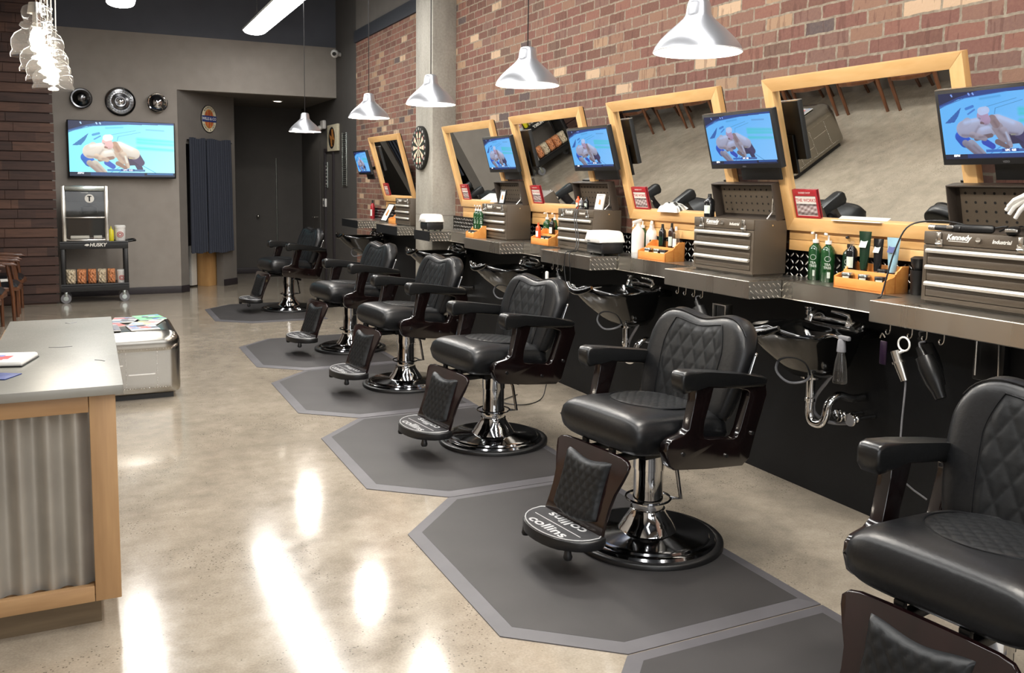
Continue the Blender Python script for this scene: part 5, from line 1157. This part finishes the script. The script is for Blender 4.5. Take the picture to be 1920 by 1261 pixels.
WCs = [(12.1, 'farthest wooden waiting chair, against the dark plank wall'), (11.3, 'second farthest wooden waiting chair along the left side'), (10.6, 'wooden waiting chair in the middle of the left row, partly in view'), (9.9, 'wooden waiting chair at the left edge of the photo behind the desk'),
       (9.2, 'wooden waiting chair left of the frame, fifth from the plank wall, seen in mirrors'), (8.5, 'wooden waiting chair left of the frame, sixth from the plank wall'), (7.8, 'wooden waiting chair left of the frame, seventh from the plank wall'), (7.1, 'wooden waiting chair left of the frame, eighth from the plank wall'), (6.4, 'wooden waiting chair left of the frame, ninth and nearest one')]
t = None
for y, lb in WCs:
    if t is None: t = make_wait(); t.location = (-1.02, y, 0); t['label'] = lb; t['group'] = 'wooden waiting chairs with black seats'
    else: dup(t, lb, (-1.02 - (.10 if y < 11 else 0), y, 0))
m = MB(); m.box((0, 0, 0), (.22, .28, .006), .001); o = m.build('paper_sheet', 'paper'); o.location = (-.93, 11.25, .463); o.rotation_euler = (0, 0, .1); tag(o, 'white paper lying on the seat of a waiting chair at the left', 'paper')

# ------------------------------------------------------------------ service cart, popcorn machine
CX, CY_ = .06, 12.78
t = thing('utility_cart', 'black two shelf service cart with HUSKY lettering under the popcorn machine', 'cart', (CX, CY_, 0)); cw = .80; cd_ = .40
for z0, z1, nm in ((.70, .80, 'top_tray'), (.15, .25, 'lower_tray')):
    m = MB(); m.bx(-cw / 2, cw / 2, -cd_ / 2, cd_ / 2, z1 - .03, z1 - .015, .004); m.holed([(-cw / 2, -cd_ / 2), (cw / 2, -cd_ / 2), (cw / 2, cd_ / 2), (-cw / 2, cd_ / 2)], [(-cw / 2 + .02, -cd_ / 2 + .02), (cw / 2 - .02, -cd_ / 2 + .02), (cw / 2 - .02, cd_ / 2 - .02), (-cw / 2 + .02, cd_ / 2 - .02)], XY, z0, z1, .006); m.build(nm, 'black_plastic', t)
for x in (-cw / 2 + .03, cw / 2 - .03):
    for y in (-cd_ / 2 + .03, cd_ / 2 - .03): m = MB(); m.box((x, y, .475), (.055, .045, .46), .01); m.build('post', 'black_plastic', t)
m = MB(); m.box((-.36, 0, .5), (.02, .3, .42), .004); m.build('side_panel', 'black_plastic', t)
m = MB(); m.tube([(cw / 2, -.15, .79), (cw / 2 + .06, -.15, .80), (cw / 2 + .09, -.12, .80), (cw / 2 + .09, .12, .80), (cw / 2 + .06, .15, .80), (cw / 2, .15, .79)], .014, 10); m.build('push_handle', 'black_plastic', t)
m = MB(); m.text('HUSKY', .062, lambda x, y: (.04 + x, -cd_ / 2 - .001, .752 + y), bold=.002, shear=.2); m.prism([(-.12, .75), (-.10, .765), (-.075, .768), (-.06, .755), (-.07, .742), (-.09, .738)], lambda a, b_, d: (a, d, b_), -cd_ / 2 - .0012, -cd_ / 2 - .0005); m.build('lettering', 'paper', t, smooth=False)
for x in (-cw / 2 + .05, cw / 2 - .06):
    for y in (-cd_ / 2 + .05, cd_ / 2 - .06):
        m = MB(); m.cyl((x, y - .016, .062), (x, y + .016, .062), .062, seg=28); c_ = m.build('caster', 'grey_plastic', t); m = MB(); m.cyl((x, y - .018, .062), (x, y + .018, .062), .03); m.box((x, y, .12), (.04, .045, .06), .006); m.build('hub_fork', 'tin', c_)
t = thing('popcorn_machine', 'stainless framed popcorn machine with dark kettle box and round T badge on the cart', 'popcorn machine', (-.035, CY_, .80)); pw, ph, pd = .54, .71, .36
for x in (-pw / 2 + .02, pw / 2 - .02):
    for y in (-pd / 2 + .02, pd / 2 - .02): m = MB(); m.box((x, y, ph / 2), (.045, .04, ph), .004); m.build('corner_post', 'alum', t)
m = MB(); m.bx(-pw / 2 + .03, pw / 2 - .03, -pd / 2, pd / 2, ph - .06, ph, .006); m.build('roof', 'tin', t)
m = MB(); m.bx(-pw / 2 + .03, pw / 2 - .03, -pd / 2 + .01, pd / 2 - .01, 0, .025, .004); m.build('floor_tray', 'alum', t)
m = MB(); m.bx(-pw / 2 + .04, pw / 2 - .04, pd / 2 - .03, pd / 2 - .02, .03, ph - .06); m.build('back_panel', 'black_metal', t)
m = MB(); m.bx(-pw / 2 + .06, pw / 2 - .06, -pd / 2 + .03, .05, ph - .20, ph - .065, .008); m.build('control_box', 'black_metal', t)
m = MB(); m.lathe([(.09, 0), (.1, .02), (.1, .09), (.06, .11)], 24, (.05, -.04, ph - .36)); m.cyl((.05, -.04, ph - .26), (.05, -.04, ph - .2), .012); m.build('kettle', 'black_metal', t)
m = MB(); m.bx(-pw / 2 + .04, pw / 2 - .04, -pd / 2 + .005, -pd / 2 + .02, ph * .42, ph * .42 + .014, .002); m.build('door_rail', 'alum', t)
m = MB(); m.bx(-pw / 2 + .043, pw / 2 - .043, -pd / 2 + .01, -pd / 2 + .013, .03, ph - .07); m.build('glass_door', 'pane', t, smooth=False)
m = MB(); m.lathe([(.055, 0), (.055, .004), (.045, .006)], 32, (.055, -pd / 2 + .008, ph - .16), Matrix.Rotation(PI / 2, 3, 'X')); m.build('round_badge', 'paper', t)
m = MB(); m.bx(.047, .063, -pd / 2 - .001, -pd / 2 + .0015, ph - .195, ph - .13); m.bx(.03, .08, -pd / 2 - .001, -pd / 2 + .0015, ph - .137, ph - .125); m.build('badge_letter', 'dark_ink', t, smooth=False)
m = MB(); m.text('POPCORN', .018, lambda x, y: (-.0 + x, -pd / 2 + .02, ph - .085 + y)); m.build('lettering', 'paper', t, smooth=False)
for k, (x, w_, lb) in enumerate(((-.07, .22, 'long white paper tray lying in the popcorn machine, left one'), (.14, .1, 'short white paper tray lying in the popcorn machine, right one'))):
    m = MB(); m.box((0, 0, .02), (w_, .16, .035), .006); o = m.build('paper_tray', 'paper'); o.location = (-.035 + x, CY_ - .05, .828); tag(o, lb, 'tray')
def jar_tub(label, loc, s=1.0, rz=0):
    t = thing('popcorn_tub', label, 'tub', loc, rz); m = MB(); m.lathe([(.06 * s, 0), (.065 * s, .01), (.068 * s, .17 * s), (.064 * s, .175 * s)], 28); m.build('tub_body', 'white', t); m = MB(); m.lathe([(.071 * s, .172 * s), (.071 * s, .198 * s), (.06 * s, .21 * s)], 28); m.build('tub_lid', 'white', t)
    m = MB(); m.tube([(.07 * s * math.sin(.55 * math.cos(k * PI / 8)), -.07 * s * math.cos(.55 * math.cos(k * PI / 8)), .09 * s + .035 * s * math.sin(k * PI / 8)) for k in range(16)], .004, 5, True); m.tube([(.07 * s * math.sin(.3 * math.cos(k * PI / 8)), -.07 * s * math.cos(.3 * math.cos(k * PI / 8)), .09 * s + .018 * s * math.sin(k * PI / 8)) for k in range(16)], .004, 5, True); m.build('red_print', 'red_ink', t); return t
jar_tub('white lidded tub with red print on the cart top beside the popcorn machine', (.37, CY_ - .06, .79), 1.0)
t = thing('squeeze_bottle', 'yellow squeeze bottle between the popcorn machine and the white tub', 'bottle', (.262, CY_ - .1, .79)); m = MB(); m.lathe([(.03, 0), (.035, .02), (.034, .14), (.015, .165)], 24); m.build('body', 'yellow', t); m = MB(); m.cyl((0, 0, .165), (0, 0, .2), .012, .004); m.build('nozzle', 'yellow', t)
def bag(label, loc, w_, mt, rz=0):
    m = MB()
    def f(u, v, sd):
        a = 2 * u - 1; c = 2 * v - 1; e = max(0, 1 - abs(a) ** 4) ** .5 * max(0, 1 - abs(c) ** 6) ** .45; n = .2 * math.sin(9 * a + 5 * c) * math.sin(7 * c + 2)
        return (a * w_ / 2, -sd * e * .075 * (1 + n), .10 + c * .098)
    m.shell(f, 22, 22); o = m.build('popcorn_bag', mt, ang=80); o.location = loc; o.rotation_euler = (0, 0, rz); return tag(o, label, 'bag', 'popcorn bags on the lower cart shelf')
for k, (x, w_, mt, lb) in enumerate([(-.25, .12, 'popcorn2', 'clear golden bag at the left end of the lower cart shelf'), (-.12, .11, 'popcorn', 'orange popcorn bag second from the left on the lower cart shelf'), (.0, .1, 'popcorn', 'orange popcorn bag right of centre left group on the lower cart shelf'),
         (.12, .105, 'popcorn2', 'golden bag left in the right hand group on the lower cart shelf'), (.23, .095, 'popcorn', 'orange popcorn bag touching the white tub on the lower shelf')]): bag(lb, (CX - .04 + x, CY_ - .08, .236), w_, mt, .1 * (-1) ** k)
jar_tub('white lidded tub with red print at the right of the lower cart shelf', (.375, CY_ - .09, .236), .85)

# ------------------------------------------------------------------ things on the back wall
def hubcap(name, label, x, z, r, prof, ribs, mt, mc):
    t = thing(name, label, 'hubcap', (x, 13.298, z)); RX = Matrix.Rotation(PI / 2, 3, 'X'); m = MB(); m.lathe([(a * r, b_) for a, b_ in prof], 56, (0, 0, 0), RX); m.build('disc', mt, t, ang=25)
    m = MB(); m.lathe([(r * .2, .03), (r * .19, .045), (r * .1, .052), (.001, .053)], 32, (0, 0, 0), RX); m.build('center_cap', mc, t, ang=30)
    if ribs:
        m = MB()
        for k in range(ribs): a = 2 * PI * k / ribs; m.tube([RX @ Vector((math.cos(a) * r * .62, math.sin(a) * r * .62, .026)), RX @ Vector((math.cos(a) * r * .82, math.sin(a) * r * .82, .022))], .004, 5)
        m.tube([RX @ Vector((math.cos(a * PI / 20) * r * .72, math.sin(a * PI / 20) * r * .72, .024)) for a in range(40)], .003, 5, True); m.build('rim_ribs', 'tin', t)
    t['group'] = 'hubcaps above the television'; return t
hubcap('hubcap', 'small domed chrome hubcap, left of the three above the television', -.035, 2.672, .135, [(1, 0), (1, .02), (.93, .03), (.8, .028), (.6, .06), (.35, .09), (.1, .10)], 0, 'concave', 'chrome').children[1].location = (0, -.05, 0)
hubcap('hubcap', 'large flat ringed hubcap in the middle of the three above the television', .444, 2.655, .193, [(1, 0), (1, .02), (.95, .03), (.88, .02), (.84, .022), (.60, .022), (.56, .018), (.4, .024), (.36, .034), (.25, .034), (.2, .03)], 24, 'concave', 'chrome')
hubcap('hubcap', 'small domed chrome hubcap, right of the three above the television', .911, 2.662, .132, [(1, 0), (1, .02), (.93, .03), (.85, .026), (.6, .06), (.35, .088), (.1, .098)], 5, 'chrome', 'chrome').children[1].location = (0, -.05, 0)
# oval sign on the angled wall
def AWp(a, z, d): return AW(a, z, -d)
t = thing('oval_sign', 'oval sign with striped field and lettered band above the curtain', 'sign', (0, 0, 0)); sa, sz = .645, 2.50
ov = lambda rx, rz_, n=40: [(sa + rx * math.cos(2 * PI * k / n), sz + rz_ * math.sin(2 * PI * k / n)) for k in range(n)]
m = MB(); m.prism(ov(.168, .20), AWp, .002, .012); m.build('dark_edge', 'dark_ink', t)
m = MB(); m.prism(ov(.158, .19), AWp, .012, .014); m.build('cream_ring', 'cork', t, smooth=False)
m = MB(); m.prism(ov(.105, .14), AWp, .014, .0155); m.build('centre_field', 'amber', t, smooth=False)
m = MB()
for k in (-2, 0, 2): x = sa + k * .028; m.prism([(x - .009, sz - .12 + abs(k) * .012), (x + .009, sz - .12 + abs(k) * .012), (x + .009, sz + .12 - abs(k) * .012), (x - .009, sz + .12 - abs(k) * .012)], AWp, .0155, .0165)
m.build('stripes', 'red_ink', t, smooth=False)
m = MB(); m.prism([(sa - .155, sz - .045), (sa + .155, sz - .045), (sa + .155, sz + .045), (sa - .155, sz + .045)], AWp, .0165, .018); m.build('band', 'blue_gel', t, smooth=False)
m = MB(); m.text('WILLS & CO', .055, lambda x, y: AWp(sa + x, sz + y, .0186), bold=.001); m.build('band_lettering', 'paper', t, smooth=False)
m = MB()
for txt, s_ in (('BARBERS', 1), ('SHAVE & CUT', -1)):
    n = len(txt)
    for k, ch in enumerate(txt):
        if ch == ' ': continue
        a = PI / 2 - s_ * (k - (n - 1) / 2) * .26 * (1 if s_ > 0 else .8) if s_ > 0 else -PI / 2 + (k - (n - 1) / 2) * .2
        cx_, cz_ = sa + .132 * math.cos(a), sz + .165 * math.sin(a); ro = (a - PI / 2) if s_ > 0 else (a + PI / 2)
        m.text(ch, .04, lambda x, y: AWp(cx_ + x * math.cos(ro) - y * math.sin(ro), cz_ + x * math.sin(ro) + y * math.cos(ro), .0146), bold=.001)
m.build('ring_lettering', 'dark_ink', t, smooth=False)
# curtain in two drops on a rod
t = thing('curtain', 'dark blue grey curtain with a gap in the middle over the doorway', 'curtain', (0, 0, 0)); m = MB()
m.tube([AWp(o0 - .0, 2.17, .03), AWp(1.12, 2.17, .03)], .012, 8); m.build('rod', 'black_metal', t)
for a0, a1, nf, zb_ in ((.16, .50, 7, .55), (.525, 1.06, 11, .53)):
    m = MB()
    def cf(u, v):
        a = a0 + (a1 - a0) * u; g2 = 1 - v; a = a + (.0 + .03 * g2 * (1 if a0 > .4 else 0)) * u; d = .05 + (.03 + .012 * g2) * math.sin(u * nf * 2 * PI + 1.3 * math.sin(3 * u)) + .004 * math.sin(30 * u + 4 * v); return AWp(a, zb_ + .01 * math.sin(u * 9) + (2.20 - zb_) * v, d + .01)
    m.grid(cf, 140, 14); m.build('drop', 'curtain', t, ang=80)
m = MB(); m.box((0, 0, .25), (.3, .2, .82), .004); o = m.build('pine_cabinet', 'paneltan'); o.location = AW(.93, .16, .28); o.rotation_euler = (0, 0, math.atan2(AD.y, AD.x)); tag(o, 'pale pine cabinet side showing below the curtain', 'cabinet')
m = MB(); m.box((0, 0, .3), (.12, .06, .6), .01); o = m.build('newspaper_stack', 'paper'); o.location = AW(.66, .02, .36); o.rotation_euler = (0, 0, math.atan2(AD.y, AD.x)); tag(o, 'upright bundle of white papers beside the pine cabinet under the curtain', 'papers')
# small things on the hall's right wall (facing the room)
t = thing('portrait_canvas', 'small canvas of a face in profile with dark outline on the hall wall', 'picture', (XW, 13.42, 2.27)); m = MB(); m.box((-.02, 0, 0), (.04, .60, .40), .004); m.build('canvas', 'cork', t)
f2 = lambda x: (lambda a, b_, d: (-.0405 - d, -a, b_)); q = lambda a, b_, d: (-.0402 - d, a, b_)
m = MB(); m.prism([(.19 * math.cos(k * PI / 12) + .02, .165 * math.sin(k * PI / 12)) for k in range(24)], q, 0, .001); m.build('dark_outline', 'dark_ink', t, smooth=False)
m = MB(); m.prism([(.13 * math.cos(k * PI / 12) + .0 + .03 * math.sin(k * PI / 4), .135 * math.sin(k * PI / 12)) for k in range(24)], q, .001, .002); m.build('face_shape', 'amber', t, smooth=False)
m = MB(); m.prism([(.02, .02), (.12, .05), (.14, .12), (.04, .13)], q, .002, .003); m.prism([(-.1, -.13), (-.02, -.1), (-.04, -.02), (-.11, -.04)], q, .002, .003); m.build('shadow_strokes', 'brown_jar', t, smooth=False)
t = thing('emergency_light', 'small white emergency light high on the hall wall', 'emergency light', (XW, 14.02, 2.5)); m = MB(); m.box((-.03, 0, 0), (.06, .2, .14), .02); m.build('casing', 'white', t); m = MB(); m.sphere((-.07, .06, -.05), .04); m.build('lamp_head', 'white', t)
t = thing('framed_notice', 'narrow framed black and white notice on the hall wall', 'notice', (XW, 13.96, 1.71)); m = MB(); m.holed([(-.13, -.2), (.13, -.2), (.13, .2), (-.13, .2)], [(-.1, -.17), (.1, -.17), (.1, .17), (-.1, .17)], lambda a, b_, d: (-d, a, b_), 0, .015, .002); m.build('frame', 'tin', t)
m = MB(); m.bx(-.008, -.002, -.11, .11, -.18, .18); m.build('sheet', 'dark_ink', t, smooth=False); m = MB()
for k in range(6): m.bx(-.0095, -.0085, -.07 + .02 * (k % 2), .07 - .02 * (k % 3), -.15 + k * .055, -.128 + k * .055)
m.build('notice_print', 'paper', t, smooth=False)
t = thing('thermostat', 'white thermostat box on the hall wall near the door lever', 'thermostat', (XW, 14.02, 1.27)); m = MB(); m.box((-.015, 0, 0), (.03, .16, .13), .006); m.build('casing', 'white', t); m = MB(); m.box((-.031, 0, .0), (.003, .1, .06), .001); m.build('display', 'grey_plastic', t)
t = thing('comb_rack', 'tall narrow rack of horizontal bars on the grey wall before the hall', 'rack', (XW, 12.80, 1.93)); m = MB(); m.box((-.01, -.11, 0), (.02, .012, .78), .002); m.box((-.01, .11, 0), (.02, .012, .78), .002); m.build('uprights', 'tin', t)
m = MB()
for k in range(26): m.box((-.02, 0, -.37 + k * .03), (.016, .2, .007), .002, seg=1)
m.build('bars', 'tin', t)
t = thing('security_camera', 'small white round security camera high in the corner by the brick', 'security camera', (3.33, 12.98, 3.47)); m = MB(); m.sphere((0, 0, 0), .06); m.cyl((0, .0, 0), (.1, .05, .0), .03); m.build('housing', 'white', t); m = MB(); m.cyl((-.02, -.05, -.01), (-.028, -.066, -.013), .028); m.build('lens', 'dark_bottle', t)
# conduit line at the hall corner
m = MB(); m.tube([(2.98, 15.69, .1), (2.98, 15.69, 2.0)], .012, 8); tag(m.build('hall_door_edge', 'tin'), 'thin pale vertical strip on the dark far wall of the hall', 'strip')
m = MB(); m.bx(3.02, 3.05, 10.65, 10.9, ZT, ZT + .03, .004)
m.bm.free()
# unseen glowing pane with trim bars, added behind the camera for reflections
wn = MB(); wn.bx(-.9, 2.7, -2.6, -2.595, .7, 3.1); o = struct(wn.build('added_pane_1', 'glow_pane', smooth=False))
for k, (a, c) in enumerate(((-.93, -.87), (.87, .93), (2.67, 2.73))): b = MB(); b.bx(a, c, -2.6, -2.56, .65, 3.15); struct(b.build('trim_%d' % (k + 3), 'black_metal', smooth=False))
